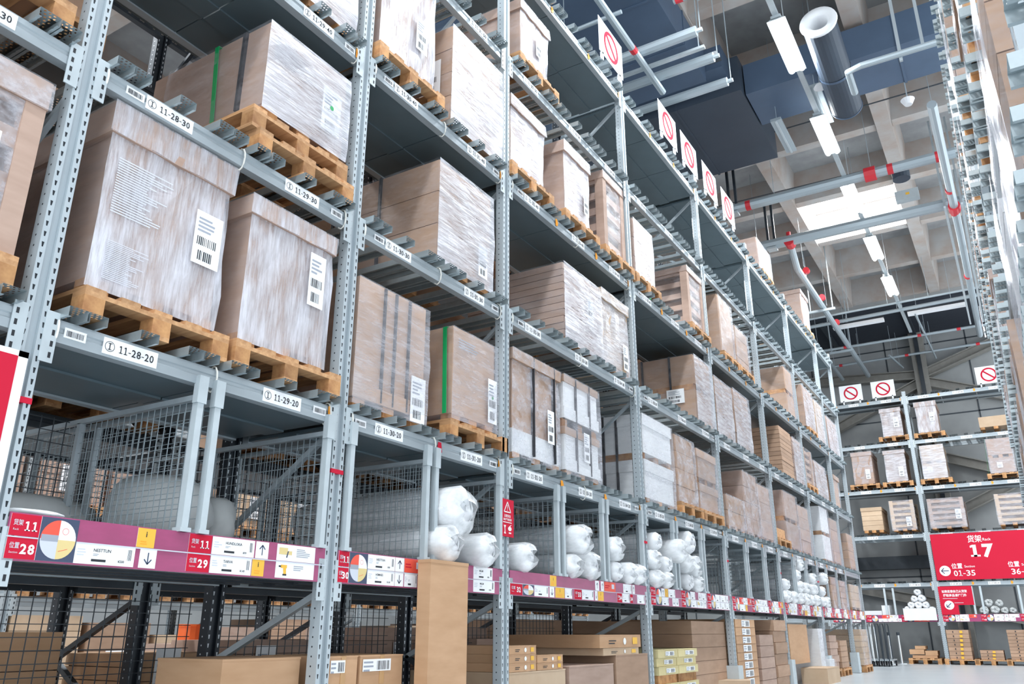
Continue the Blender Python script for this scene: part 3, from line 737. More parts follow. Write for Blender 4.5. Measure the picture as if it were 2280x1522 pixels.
        for q in range(nz + 1):
            z = zs[q]
            for t, (px, py) in enumerate(ring):
                wv = (wob(t, z) if 0 < q < nz else 0.0) - lo * (q < nz - 1); cx, cy = px + D / 2, py
                ln = math.hypot(cx, cy) or 1; wv = abs(wv) if wv > 0 or not lo else wv
                vs.append((px + wv * (cx / abs(cx) if abs(cx) > D / 2 - 0.02 else 0), py + wv * (cy / abs(cy) if abs(cy) > W / 2 - 0.02 else 0), z))
        fs = [(q * nr + t, q * nr + (t + 1) % nr, (q + 1) * nr + (t + 1) % nr, (q + 1) * nr + t) for q in range(nz) for t in range(nr)]
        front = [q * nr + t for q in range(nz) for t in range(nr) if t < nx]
        m_.add(vs, [f for q, f in enumerate(fs) if q in set(front)], film)  # whiter film on the front only: glare put into its opacity
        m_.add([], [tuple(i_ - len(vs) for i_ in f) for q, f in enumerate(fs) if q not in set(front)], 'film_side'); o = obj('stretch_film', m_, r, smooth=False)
    if name == 'printed': pass
    for (u, v, w, h_, kk_) in prints:
        m_ = MB(); f = Face(m_, (0.002, a + W * u, H * v), (0, 1, 0), (0, 0, 1), (1, 0, 0)); f.lines(0, W * w, 0, H * h_, 4 if h_ < 0.15 else 22, kk_, seed); obj('carton_print', m_, r)
    if rowlab:
        for i in range(n):
            m_ = MB(); hh = (H - f0) / n; f = Face(m_, (0.002, a + W * rowlab[0], f0 + hh * (i + 0.15)), (0, 1, 0), (0, 0, 1), (1, 0, 0)); f.rect(0, W * rowlab[1], 0, hh * 0.7, 'paper'); f.bars(W * rowlab[1] * 0.5, W * rowlab[1] * 0.9, hh * 0.1, hh * 0.6, 7, seed=i); obj('paper_label', m_, r)
    if lab: paper_label(r, a + W * lab[0], H * lab[1], lab[2], lab[3], 'front', seed, 0.008 if not film else 0.014 , green=len(lab) > 4)
    if slab: paper_label(r, -D * slab[0], H * slab[1], slab[2], slab[3], 'side', seed + 3, y=a - 0.02)
    return r
_FOOT = _b(-0.05, 0.05, -0.055, 0.055, 0, 0.07, 'wood_end').mesh('foot')

T = [shelf_top(k) for k in range(6)]
ORD = ['first', 'second', 'third', 'fourth', 'topmost', 'sixth', 'seventh', 'eighth', 'ninth']
def L(slot, k, y0, y1, z1, look, pal=0, x=0.0, **kw):
    """one load of the left rack on shelf k of a numbered slot, with its wooden pallet(s) below"""
    where = ', %s shelf, place %d' % (ORD[k - 1], slot); short = look.split(' with ')[0].split(' under ')[0]
    z = T[k]
    for q in range(pal):
        pallet(('pallet under the ' if pal == 1 else ('lower of two pallets under the ' if q == 0 else 'upper of two pallets under the ')) + look.split(' with ')[0] + where,
               x + (0.03 if q == 0 else 0.0), (y0 + y1) / 2 + (0.02 if q == 0 else -0.02), z, group='wooden pallets on rack 11'); z += PH
    kw.setdefault('feet', pal == 0 or slot in (28, 29, 31))
    return load(look + where, x - 0.02, y0, y1, z, z1, group='loads on rack 11', **kw)

# shelf 1 (just above the wide price strip storey)
L(27, 1, 0.72, 1.56, 3.14, 'crumpled film wrapped stack with brown corner boards', 1, style='crate', film='film_wrinkle', m='card_pink', n=4, lid=0.14, lab=(0.62, 0.22, 0.16, 0.34))
L(28, 1, 1.88, 2.62, 3.26, 'tall lidded carton load under glossy creased film', 1, lid=0.17, film='film_v', m='card_pink', lab=(0.70, 0.34, 0.17, 0.3), x=-0.02, prints=((0.08, 0.42, 0.42, 0.3, 'pale'), (0.1, 0.08, 0.3, 0.2, 'pale')))
L(29, 1, 2.74, 3.42, 3.16, 'smooth lidded carton load with grid label', 1, lid=0.12, film='film_v', m='card_pink', base=0.0, lab=(0.68, 0.42, 0.13, 0.34))
L(30, 1, 3.66, 4.40, 3.00, 'brown carton load with black dotted bands under film', 0, film='film_thin', m='card', straps=(0.36, 0.52, 0.72), lab=(0.76, 0.03, 0.16, 0.32), base=0.1)
L(31, 1, 4.76, 5.37, 3.01, 'plain brown carton load with green strap', 1, film='film_thin', m='card', green=0.06, lab=(0.78, 0.12, 0.13, 0.36, 1), x=-0.03, prints=((0.12, 0.80, 0.55, 0.11, 'grey_card'),))
L(32, 1, 5.58, 6.43, 3.08, 'brown lidded carton load with white base tray', 0, film='film_wrinkle', m='card', lid=0.10, base=0.20, basem='white_card', straps=(0.42, 0.86), lab=(0.68, 0.25, 0.12, 0.3))
L(33, 1, 6.50, 7.24, 3.09, 'two short strapped loads one on the other', 0, style='double', film='film_thin', m='white_card', lidm='card', lid=0.07, base=0.11, basem='white_card', straps=(0.33, 0.72), lab=(0.5, 0.2, 0.12, 0.28))
L(35, 1, 8.38, 9.28, 3.13, 'two white lidded cartons one on the other with black side straps', 0, style='double', film='film_thin', m='white_card', lid=0.13, lidm='white_card', sstraps=(0.28, 0.42, 0.6))
L(36, 1, 9.40, 10.06, 3.10, 'narrow brown and white load in loose film', 1, style='courses', n=4, film='film_wrinkle', m='card')
L(37, 1, 10.16, 10.96, 3.06, 'two short lidded brown cartons stacked', 1, style='double', film='film_thin', m='card', lid=0.10)
L(38, 1, 11.30, 12.15, 2.62, 'low brown carton load with loose film', 0, film='film_wrinkle', m='card', style='courses', n=2)
L(39, 1, 12.20, 12.98, 3.10, 'brown carton load with green strap', 0, film='film_wrinkle', m='card_pink', style='cols', n=4, green=0.6)
L(40, 1, 13.02, 13.74, 3.02, 'pinkish two column carton load', 0, film='film_thin', m='card_pink', style='courses', n=3)
L(41, 1, 13.95, 14.55, 2.42, 'empty looking low pine tray', 1, film=None, m='wood', style='plain')
L(42, 1, 14.60, 15.62, 3.14, 'two short carton stacks with red print', 0, film='film_thin', m='card_pink', style='double')
L(43, 1, 15.68, 16.52, 3.02, 'pinkish carton stack of four rows', 0, film='film_thin', m='card_pink', style='courses', n=4)
L(45, 1, 17.65, 18.45, 3.24, 'two white cartons one on the other with black straps', 0, style='double', film='film_thin', m='white_card', sstraps=(0.3, 0.6))
L(46, 1, 18.55, 19.35, 3.10, 'pinkish and white carton load', 0, film='film_thin', m='card_pink', style='courses', n=4)
L(48, 1, 20.35, 21.10, 2.95, 'small brown carton load at the rack end', 0, film='film_thin', m='card', style='courses', n=4)
# shelf 2
L(27, 2, 0.78, 1.52, 4.4, 'brown carton load on an orange pine pallet', 1, film='film_thin', m='card', style='courses', n=4)
L(29, 2, 2.72, 3.42, 4.36, 'big carton load with green strap and glossy front film', 2, film='film', m='card_pink', green=0.42, sstraps=(0.2,), prints=((0.06, 0.62, 0.5, 0.28, 'grey_card'),), lab=(0.66, 0.24, 0.17, 0.32, 1), x=0.0, style='plain')
L(31, 2, 4.48, 5.24, 4.33, 'brown carton load of three rows with thin dark bands', 0, film='film', m='card', style='courses', n=3, sstraps=(0.52, 0.96), lab=(0.72, 0.12, 0.13, 0.28))
L(33, 2, 6.55, 7.38, 4.27, 'brown load of many thin flat cartons', 0, film='film', m='card_pink', style='courses', n=11, sstraps=(0.72,), lab=(0.6, 0.4, 0.13, 0.3))
L(34, 2, 7.41, 8.13, 4.31, 'pale film wrapped load of two rows', 0, film='film', m='card_light', style='courses', n=2, lab=(0.7, 0.1, 0.13, 0.3), lid=0.12)
L(36, 2, 10.28, 11.0, 4.38, 'two brown cartons one on the other with dark straps', 0, style='double', film='film', m='card', sstraps=(0.3, 0.65), slab=(0.35, 0.3, 0.25, 0.2), x=0.02)
L(38, 2, 11.18, 11.98, 4.32, 'tall brown load of six rows', 0, style='courses', n=6, film='film', m='card')
L(39, 2, 12.10, 12.95, 4.36, 'tall brown load of five rows with pink bands', 0, style='courses', n=5, film='film', m='card')
L(41, 2, 14.92, 15.80, 4.36, 'bare brown stack of many thin cartons', 0, style='courses', n=11, film=None, m='card')
L(43, 2, 15.84, 16.55, 4.33, 'tall pinkish stack with thin film', 0, style='courses', n=10, film='film', m='card_pink')
L(44, 2, 16.75, 17.45, 4.30, 'crate of brown frames with dark gaps', 1, style='crate', n=5, film='film_thin', m='card')
L(45, 2, 17.60, 18.75, 4.18, 'pinkish lidded carton load', 0, style='cols', n=3, film='film', m='card_pink')
L(47, 2, 19.65, 20.30, 4.2, 'brown lidded carton load near the rack end', 0, film='film_thin', m='card', lid=0.1)
# shelf 3
L(29, 3, 2.70, 3.42, 5.75, 'tall carton load with whitish front', 0, film='film', m='card_pink')
L(30, 3, 3.68, 4.36, 5.95, 'tall load wrapped in vertical whitish film with black print', 1, film='film_v', m='card_pink', lab=(0.6, 0.24, 0.14, 0.3), lid=0.12, x=0.01)
L(31, 3, 4.60, 5.38, 5.72, 'carton load with white label on its left side', 0, film='film', m='card', style='courses', n=4, slab=(0.28, 0.34, 0.22, 0.34))
L(32, 3, 5.55, 6.20, 5.62, 'half hidden lidded carton load on a pine pallet', 1, film='film', m='card_pink', lid=0.12)
L(33, 3, 6.62, 7.22, 5.72, 'lidded carton load with wide black strap on its side', 1, film='film', m='card_pink', lid=0.13, sstraps=(0.42,), lab=(0.7, 0.2, 0.12, 0.26))
L(34, 3, 7.58, 8.16, 5.85, 'framed load with dark gaps down its side', 1, style='crate', n=5, film='film', m='card_pink', lid=0.1)
L(35, 3, 8.42, 9.02, 5.62, 'narrow pale load right behind the upright', 1, film='film', m='card_pink', style='courses', n=3)
L(37, 3, 10.34, 11.0, 5.74, 'framed pallet load with green strap and dark side gaps', 1, style='crate', n=5, film='film_thin', m='card_pink', green=0.5, lid=0.09)
L(38, 3, 11.75, 12.45, 5.80, 'plain brown box load', 1, film='film_thin', m='card', lid=0.0)
L(39, 3, 12.55, 13.3, 5.55, 'brown carton load of four rows', 1, film='film_thin', m='card', style='courses', n=4)
L(42, 3, 15.85, 16.52, 5.75, 'two brown cartons one on the other with green strap', 0, style='double', film='film_thin', m='card', green=0.7)
L(44, 3, 17.35, 18.3, 5.76, 'brown carton load with white corner tape', 1, film='film', m='card', style='cols', n=2)
L(46, 3, 18.45, 19.3, 5.70, 'pale carton load under film near the end', 0, film='film', m='card_light', style='courses', n=3)
L(47, 3, 19.7, 20.9, 5.60, 'pair of pinkish cartons at the rack end', 0, film='film', m='card_pink', style='cols', n=1)
# shelf 4 and 5
L(32, 4, 5.74, 6.32, 6.90, 'lidded whitish carton load high beside the upright', 1, film='film_v', m='card_pink', lid=0.12, lab=(0.5, 0.3, 0.12, 0.24), green=None)
L(41, 5, 14.75, 15.75, 8.10, 'tall brown and white load, nearer', 1, film='film_v', m='card_pink', sstraps=(0.4,))
L(44, 5, 18.55, 19.35, 8.40, 'tall white film wrapped load, farther', 1, film='film_v', m='card_pink', lid=0.1)

# ------------------------------------------------------------------ mattress rolls on shelf 0
def roll_mesh(r, L_, seed, mk='roll'):
    rg = random.Random(seed); m_ = MB(); n = 20; prof = [(0.0, r * 0.28), (0.02, r * 0.55), (0.0, r * 0.82), (-0.03, r), (-0.25, r * 1.02), (-L_ / 2, r * 0.97), (-L_ + 0.2, r), (-L_, r * 0.85)]
    ph = [rg.uniform(0, 6) for _ in range(4)]; vs = []
    for q, (x, rr) in enumerate(prof):
        for j in range(n):
            t = 2 * math.pi * j / n
            w = 1 + 0.05 * math.sin(3 * t + ph[0] + x * 5) + 0.04 * math.sin(7 * t + ph[1] - x * 9)
            vs.append((x + 0.012 * math.sin(5 * t + ph[2]) * (q < 4), rr * w * math.cos(t), r + rr * w * math.sin(t) * (0.96)))
    fs = [(q * n + j, q * n + (j + 1) % n, (q + 1) * n + (j + 1) % n, (q + 1) * n + j) for q in range(len(prof) - 1) for j in range(n)]
    vs.append((-0.05, 0, r)); c = len(vs) - 1
    for j in range(n): fs.append((c, (j + 1) % n, j))
    fs.append(tuple((len(prof) - 1) * n + j for j in range(n)))
    m_.add(vs, fs, mk)
    # spiral lip of the rolled end
    pts = [(0.012, rad * math.cos(a), r + rad * math.sin(a)) for a, rad in [(i * 0.5, r * (0.30 + 0.035 * i)) for i in range(16)]]
    m_.tube(pts, 0.007, mk, 5, False)
    return m_
def mattress_roll(label, y, z, r, L_=1.0, x=0.03, mk='roll', bag=True, seed=0, tilt=0.0):
    o = thing('mattress_roll', label, 'mattress roll', (x, y, z - r), 'rolled mattresses on rack 11'); o.rotation_euler = (0, tilt, random.uniform(-0.05, 0.05))
    obj('roll_body', roll_mesh(r, L_, seed, mk), o, smooth=True)
    if bag:
        rg = random.Random(seed + 9); m_ = MB(); n = 22; vs = []; P_ = [(-L_ - 0.02, 0.75), (-L_ * 0.6, 1.05), (-0.3, 1.07), (0.0, 1.08), (0.035, 0.9), (0.045 + rg.random() * 0.03, 0.5)]
        for q, (xx, sc) in enumerate(P_):
            for j in range(n):
                t = 2 * math.pi * j / n; rr = r * sc * (1 + 0.04 * math.sin(5 * t + q + seed) + 0.025 * rg.uniform(-1, 1)); vs.append((xx + 0.02 * math.sin(4 * t + seed) * (q > 2), rr * math.cos(t), r + rr * math.sin(t) * 0.97))
        fs = [(q * n + j, q * n + (j + 1) % n, (q + 1) * n + (j + 1) % n, (q + 1) * n + j) for q in range(len(P_) - 1) for j in range(n)]
        m_.add(vs, fs, 'poly'); obj('plastic_bag', m_, o, smooth=True)
    return o
Z0 = 1.245
ROLLS = [
 (4.73, 1.60, 0.165, 'large crumpled clear bag roll lying on top of the pile above price number 31'),
 (4.60, 1.365, 0.12, 'white roll below the large crumpled roll, behind the mesh post'),
 (5.06, 1.355, 0.115, 'white roll with rounded end right of the tall cardboard box top'),
 (5.72, 1.355, 0.11, 'single white roll just right of the upright with the red warning sign'),
 (6.63, 1.57, 0.125, 'smooth white roll on top of two others above price number 33'),
 (6.88, 1.365, 0.125, 'wide crumpled white roll under the smooth one above price number 33'),
 (6.52, 1.345, 0.10, 'white roll end left of the wide crumpled one above price number 33'),
 (7.44, 1.56, 0.11, 'white roll standing highest above price number 34'),
 (7.46, 1.35, 0.10, 'lower left white roll above price number 34'),
 (7.72, 1.345, 0.10, 'middle white roll of the lower row above price number 34'),
 (7.95, 1.345, 0.10, 'right white roll next to the upright above price number 34'),
 (8.52, 1.72, 0.10, 'white roll high at the left of the fourth bay'),
 (8.40, 1.53, 0.10, 'white roll in the middle of the left pile in the fourth bay'),
 (8.42, 1.335, 0.09, 'white roll at the bottom left of the fourth bay'),
 (8.80, 1.50, 0.095, 'white roll in the right column of the left pile, fourth bay'),
 (8.72, 1.33, 0.085, 'bottom right white roll of the left pile, fourth bay'),
 (9.07, 1.66, 0.13, 'white roll bridging the gap between the two piles, fourth bay'),
 (9.58, 1.80, 0.14, 'large white roll topmost of the right pile, fourth bay'),
 (9.40, 1.56, 0.11, 'white roll left of the middle in the right pile, fourth bay'),
 (9.70, 1.54, 0.12, 'white roll right of the middle in the right pile, fourth bay'),
 (9.45, 1.345, 0.10, 'bottom left white roll of the right pile, fourth bay'),
 (9.72, 1.335, 0.09, 'bottom right white roll of the right pile, fourth bay'),
]
for q, (y, z, r, lb) in enumerate(ROLLS):
    mattress_roll(lb, y, z, r, seed=q, L_=1.45 if q < 12 else 0.95, x=0.08 if q in (0, 1, 2, 4, 16) else 0.03, bag=q % 3 != 2 or q < 8)
FARR = [(13.98, 1.34), (14.2, 1.345), (14.42, 1.34), (14.1, 1.53), (14.86, 1.34), (15.08, 1.35), (15.3, 1.34), (15.52, 1.345), (14.9, 1.53), (15.12, 1.54), (15.4, 1.53), (14.95, 1.72), (15.15, 1.9), (15.85, 1.34), (16.07, 1.34), (16.29, 1.345), (15.95, 1.53), (16.2, 1.53), (16.05, 1.72),
        (16.78, 1.34), (17.0, 1.34), (16.85, 1.53), (17.0, 1.78), (17.22, 1.76)]
for q, (y, z) in enumerate(FARR):
    mattress_roll('small white mattress roll heaped in the far bays of rack 11, above the price strip', y, z, 0.095, L_=0.9, bag=q % 2 == 0, seed=70 + q)
# blurred blankets and large soft bales behind the mesh of slot 28, 29
def bale(label, x, y, z, rx, ry, rz_, mk='grey_roll', seed=0, nm='soft_bale'):
    rg = random.Random(seed); m_ = MB(); nu, nv = 18, 10; vs = []
    for i in range(nv + 1):
        ph = math.pi * i / nv
        for j in range(nu):
            t = 2 * math.pi * j / nu; w = 1 + 0.05 * math.sin(4 * t + seed + i) + 0.03 * rg.uniform(-1, 1)
            sx = math.sin(ph) ** 0.55 * w if 0 < i < nv else 0.0
            vs.append((rx * sx * math.cos(t), ry * sx * math.sin(t), rz_ - rz_ * math.cos(ph)))
    fs = [(i * nu + j, i * nu + (j + 1) % nu, (i + 1) * nu + (j + 1) % nu, (i + 1) * nu + j) for i in range(nv) for j in range(nu)]
    m_.add(vs, fs, mk); o = obj(nm, m_, None, (x, y, z), True); return tag(o, label, 'bale' if nm == 'soft_bale' else 'bag', None)
bale('large grey wrapped bale behind the mesh between price numbers 28 and 29', -0.80, 2.98, Z0, 0.28, 0.30, 0.20, seed=1)
bale('dark folded bale in the shade behind the mesh above price number 28', -1.25, 2.45, Z0, 0.32, 0.42, 0.13, seed=2)
bale('second grey bale behind the mesh nearest the double posts', -0.75, 3.30, Z0, 0.18, 0.12, 0.16, seed=3)
o = bale('white crumpled cloth lying on the shelf edge at far left above price number 28', -0.10, 1.88, Z0, 0.09, 0.13, 0.015, 'roll', seed=4, nm='folded_cloth')
load('brown board tower with loose white film at far end of the mattress shelf', 0.0, 17.75, 18.3, Z0, 1.85, depth=0.9, style='courses', n=4, m='card', film='film_wrinkle', feet=False)
load('brown board tower with white film beside the last upright of rack 11', 0.0, 18.6, 19.3, Z0, 1.82, depth=0.9, style='courses', n=5, m='card_pink', film='film_wrinkle', feet=False)
load('light brown bundle on a small pallet at the very end of rack 11', 0.0, 19.75, 20.9, Z0, 1.80, depth=0.9, style='cols', n=3, m='card_light', film='film_thin')

# ------------------------------------------------------------------ floor level cartons under rack 11
def carton(label, x0, x1, y0, y1, z0, z1, m='card_floor', lab=None, tape=True, group='cartons on the floor level', rot=0.0, yel=False):
    o = thing('carton', label, 'box', ((x0 + x1) / 2, (y0 + y1) / 2, z0), group, rot)
    a, b = (x0 - x1) / 2, (x1 - x0) / 2; c, d = (y0 - y1) / 2, (y1 - y0) / 2; h = z1 - z0
    m_ = MB(); m_.box(a, b, c, d, 0, h, m); obj('body', m_, o)
    m_ = MB(); t = 0.0025
    m_.box(a - t, b + t, c - t, d + t, h * 0.985, h + t, m); obj('top_flap', m_, o)
    if tape:
        m_ = MB(); m_.box(b, b + 0.0035, -0.02, 0.02, h * 0.6, h + 0.0035, 'tape'); m_.box(a, b + 0.0035, -0.02, 0.02, h + 0.0026, h + 0.0035, 'tape'); obj('tape', m_, o)
    for which in [w_ for w_, on in (('printed_label', lab), ('yellow_mark', yel)) if on]:
        m_ = MB(); f = Face(m_, (b + 0.004, c, 0), (0, 1, 0), (0, 0, 1), (1, 0, 0)); W = d - c
        if which == 'printed_label': f.rect(W * lab[0], W * lab[1], h * lab[2], h * lab[3], 'paper'); f.bars(W * (lab[0] + 0.5 * (lab[1] - lab[0])), W * (lab[1] - 0.03), h * (lab[2] + 0.1 * (lab[3] - lab[2])), h * (lab[3] - 0.15 * (lab[3] - lab[2])), 12); f.lines(W * (lab[0] + 0.02), W * (lab[0] + 0.4 * (lab[1] - lab[0])), h * lab[2], h * lab[3], 3)
        else: f.rect(W * 0.78, W * 0.9, h * 0.25, h * 0.8, 'yellow'); f.disc(W * 0.58, h * 0.5, min(W * 0.05, h * 0.3), h * 0.28, 'paper', n=10); f.lines(W * 0.2, W * 0.42, h * 0.3, h * 0.7, 2, 'ink', 3)
        obj(which, m_, o)
    return o
carton('tall slim brown carton standing upright in front of the price strip', 0.06, 0.16, 4.29, 4.71, 0.0, 1.235, tape=False)
carton('brown carton with paper label at its top left, left one of the front pair', -0.55, -0.02, 3.62, 3.855, 0.28, 0.67, lab=(0.05, 0.55, 0.78, 0.95))
carton('brown carton with paper label at its top left, right one of the front pair', -0.55, -0.02, 3.88, 4.27, 0.28, 0.67, lab=(0.05, 0.7, 0.78, 0.95))
carton('lower brown carton beneath the left one of the front pair', -0.55, -0.02, 3.62, 3.855, 0.0, 0.275)
carton('lower brown carton beneath the right one of the front pair', -0.55, -0.02, 3.88, 4.27, 0.0, 0.275)
carton('long brown carton with dark left side lying behind the second upright', -0.62, -0.12, 2.97, 3.50, 0.02, 0.67, tape=False)
for i, (ya, yb, zb, n_, cc) in enumerate([(5.50, 5.90, 0.575, 3, 'left'), (5.92, 6.34, 0.53, 2, 'right')]):
    for q in range(n_):
        hh = 0.062 if i == 0 else 0.055
        carton('flat carton with yellow mark, %s of the %s little stack near warning sign' % (['lowest', 'middle' if n_ == 3 else 'upper', 'topmost'][q], cc), -0.5, 0.0, ya, yb, 0.52 + q * hh, 0.52 + (q + 1) * hh - 0.004, yel=True, tape=False)
carton('shallow open brown tray box under the little stacks', -0.95, 0.0, 5.50, 6.38, 0.16, 0.515, m='card_light', tape=False)
pallet('pine pallet under the shallow tray box right of the warning sign', 0.0, 5.95, 0.0, group='pallets on the floor')
carton('long brown carton lying on top, printed end showing', -0.95, 0.0, 7.05, 7.98, 0.665, 0.775, yel=True, tape=False)
carton('long brown carton under the topmost one', -0.95, 0.0, 7.12, 7.92, 0.60, 0.66, m='card_light', yel=True, tape=False)
carton('brown tray box on the left pallet of the third bay', -0.95, 0.0, 6.45, 7.32, 0.16, 0.53, m='card_pink', tape=False)
pallet('left pine pallet of the third bay floor level', 0.0, 6.90, 0.0, group='pallets on the floor')
carton('brown collar box on the right pallet of the third bay', -0.95, 0.0, 7.38, 8.14, 0.16, 0.60, m='card', tape=False)
pallet('right pine pallet of the third bay floor level', 0.0, 7.76, 0.0, group='pallets on the floor')
carton('rear brown carton standing behind the low stacks of the third bay', -1.6, -1.02, 6.6, 8.1, 0.0, 0.74, tape=False, m='card_pink')
for q in range(7):
    for s_, (ya, yb) in enumerate(((8.42, 8.98), (9.0, 9.60))):
        if q == 3: continue
        carton('yellowish flat carton with paper label, %s row from the floor, %s column' % (ORD[q], 'left' if s_ == 0 else 'right'), -0.7, 0.0 - 0.02 * (q % 2), ya, yb, 0.05 + q * 0.083, 0.05 + q * 0.083 + 0.078, m='card_yellow', lab=(0.35, 0.8, 0.25, 0.8), tape=False, group='yellowish cartons')
for s_, (ya, yb) in enumerate(((8.42, 8.98), (9.0, 9.60))):
    m_ = MB(); m_.box(-0.65, -0.02, ya + 0.02, yb - 0.02, 0.02 + 0.279, 0.05 + 0.330, 'wood_end')
    tag(obj('wooden_spacer', m_), 'pine spacer between yellowish carton rows, %s column' % ('left' if s_ == 0 else 'right'), 'spacer')
for q in range(9):
    carton('long brown carton with white end label, %s row from the floor of the fifth bay' % (ORD[q]), -1.9, 0.0, 11.15, 12.05, 0.03 + q * 0.104, 0.03 + q * 0.104 + 0.098, lab=(0.30, 0.72, 0.08, 0.92), tape=False, group='long labelled cartons of the fifth bay')
for q in range(6):
    carton('long plain brown carton, %s row from the floor left in the fifth bay' % (ORD[q]), -1.7, 0.0 - 0.1, 9.75, 11.0, 0.03 + q * 0.15, 0.03 + q * 0.15 + 0.144, tape=False, group='long plain cartons of the fourth bay', m='card')
for q in range(5):
    carton('sagging brown carton, %s row from the floor in the narrow stack' % (ORD[q]), -0.8, 0.0, 12.2 + 0.01 * q, 12.95, 0.02 + q * 0.15, 0.02 + q * 0.15 + 0.142, tape=False, group='narrow stack', m='card_pink')
for q in range(6):
    carton('brown carton, %s row from the floor in the stack before the sixth upright' % (ORD[q]), -0.8, 0.02 * (q % 2), 13.0, 13.7, 0.02 + q * 0.16, 0.02 + q * 0.16 + 0.152, tape=False, group='stack before the sixth upright', m='card')
carton('big brown carton standing in the sixth bay', -1.2, -0.02, 14.0, 15.3, 0.32, 0.92, tape=False)
carton('small light brown carton on the floor in front of the sixth bay', -0.1, 0.32, 14.9, 15.9, 0.0, 0.24, m='card_light', tape=False)
carton('light brown open carton lying at the foot of the fifth upright', -0.35, 0.22, 10.6, 11.0, 0.0, 0.24, m='card_light', tape=False, rot=0.3)
load('tall narrow load thickly wrapped in white film on the floor', 0.05, 15.85, 16.25, 0.0, 0.85, depth=0.5, film='film_wrinkle', m='white_card', feet=False)
load('low load thickly wrapped in white film on the floor', 0.1, 16.32, 16.75, 0.0, 0.33, depth=0.5, film='film_wrinkle', m='white_card', feet=False)
for q in range(5):
    carton('small brown carton, %s row up, left stack of the seventh bay' % (ORD[q]), -0.7, 0.0, 16.95, 17.6 + 0.1 * (q % 2), 0.15 + q * 0.12, 0.15 + q * 0.12 + 0.112, tape=False, group='seventh bay stack', m='card_pink')
    carton('small brown carton, %s row up, right stack of the seventh bay' % (ORD[q]), -0.7, 0.02, 17.8, 18.5, 0.15 + q * 0.10, 0.15 + q * 0.10 + 0.094, tape=False, group='seventh bay stack', m='card')
pallet('pine pallet under the left seventh bay stack', 0.02, 17.3, 0.0, group='pallets on the floor'); pallet('pine pallet under the right seventh bay stack', 0.04, 18.2, 0.0, group='pallets on the floor')
load('film wrapped light brown stack on a floor pallet ending rack 11', 0.12, 19.6, 20.5, PH, 0.86, depth=1.0, style='courses', n=6, m='card_light', film='film_wrinkle', feet=False)
pallet('pine pallet under the film wrapped stack at the end of rack 11', 0.15, 20.05, 0.0, group='pallets on the floor')

# ------------------------------------------------------------------ racks behind rack 11
rackB = thing('pallet_rack', 'dark steel rack standing back to back behind rack 11, seen through its lower shelves', 'rack', (-1.62, 0, 0))
bB = COLS[:7]
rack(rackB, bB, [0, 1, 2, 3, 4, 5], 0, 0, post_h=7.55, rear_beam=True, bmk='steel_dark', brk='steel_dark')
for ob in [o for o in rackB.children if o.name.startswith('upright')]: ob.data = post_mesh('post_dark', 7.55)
for i in range(len(bB) - 1):
    for k in (1, 3, 5):
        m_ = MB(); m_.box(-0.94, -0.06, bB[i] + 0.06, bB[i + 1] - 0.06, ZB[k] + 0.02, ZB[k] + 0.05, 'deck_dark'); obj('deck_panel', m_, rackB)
    for k in (2, 4):
        m_ = MB()
        for q in range(int((bB[i + 1] - bB[i]) / 0.25)): m_.box(-1.0, 0.0, bB[i] + 0.12 + q * 0.25, bB[i] + 0.22 + q * 0.25, ZB[k] + BH, ZB[k] + BH + 0.04, 'steel_dark')
        o_ = obj('pallet_support_row', m_, rackB); o_['kind'] = 'stuff'
    m_ = MB(); 
    for q in range(4): m_.box(-0.9 + q * 0.25, -0.8 + q * 0.25, bB[i] + 0.06, bB[i + 1] - 0.06, ZB[0] + 0.04, ZB[0] + 0.08, 'steel_dark')
    obj('deck_rail', m_, rackB)
rb_ = random.Random(3); kk = 0
for k in (1, 2, 3):
    for num, (ya, yb, i, j) in SLOT.items():
        if i > 5 or rb_.random() < 0.35: continue
        w = min(yb - ya - 0.06, 0.84); c = (ya + yb) / 2; h = rb_.uniform(0.75, 1.0)
        pl = '%s shelf, %s bay, %s slot' % (ORD[k - 1], ORD[i], ORD[j])
        pallet('pallet in the shade behind rack 11, ' + pl, -1.62, c, ZB[k] + BH + 0.045, group='pallets in the rack behind')
        load('shaded brown carton load behind rack 11, ' + pl, -1.64, c - w / 2, c + w / 2, ZB[k] + BH + 0.045 + PH, ZB[k] + BH + 0.045 + h, depth=0.95, style=rb_.choice(['plain', 'courses']), n=4, m='card', film=None, feet=False, group='loads in the rack behind', name='carton_stack', cat='carton stack')
rackC = thing('pallet_rack', 'bright blue grey rack beyond the next aisle, seen through the lower shelves of rack 11', 'rack', (-6.0, 0, 0))
cC = [-3.4, -0.6, 2.2, 5.0, 7.8, 10.6, 13.4, 16.2, 19.0]
rack(rackC, cC, [0, 1, 2, 3], 0, 0, post_h=5.4, rear_beam=False)
for i in range(8):
    for k in (0, 1, 2):
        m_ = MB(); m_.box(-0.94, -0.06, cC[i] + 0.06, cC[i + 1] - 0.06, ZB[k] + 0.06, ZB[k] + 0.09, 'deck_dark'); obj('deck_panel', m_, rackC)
rg = random.Random(5)
names_c = ['nearest', 'second', 'third', 'fourth', 'fifth', 'sixth', 'seventh', 'eighth']
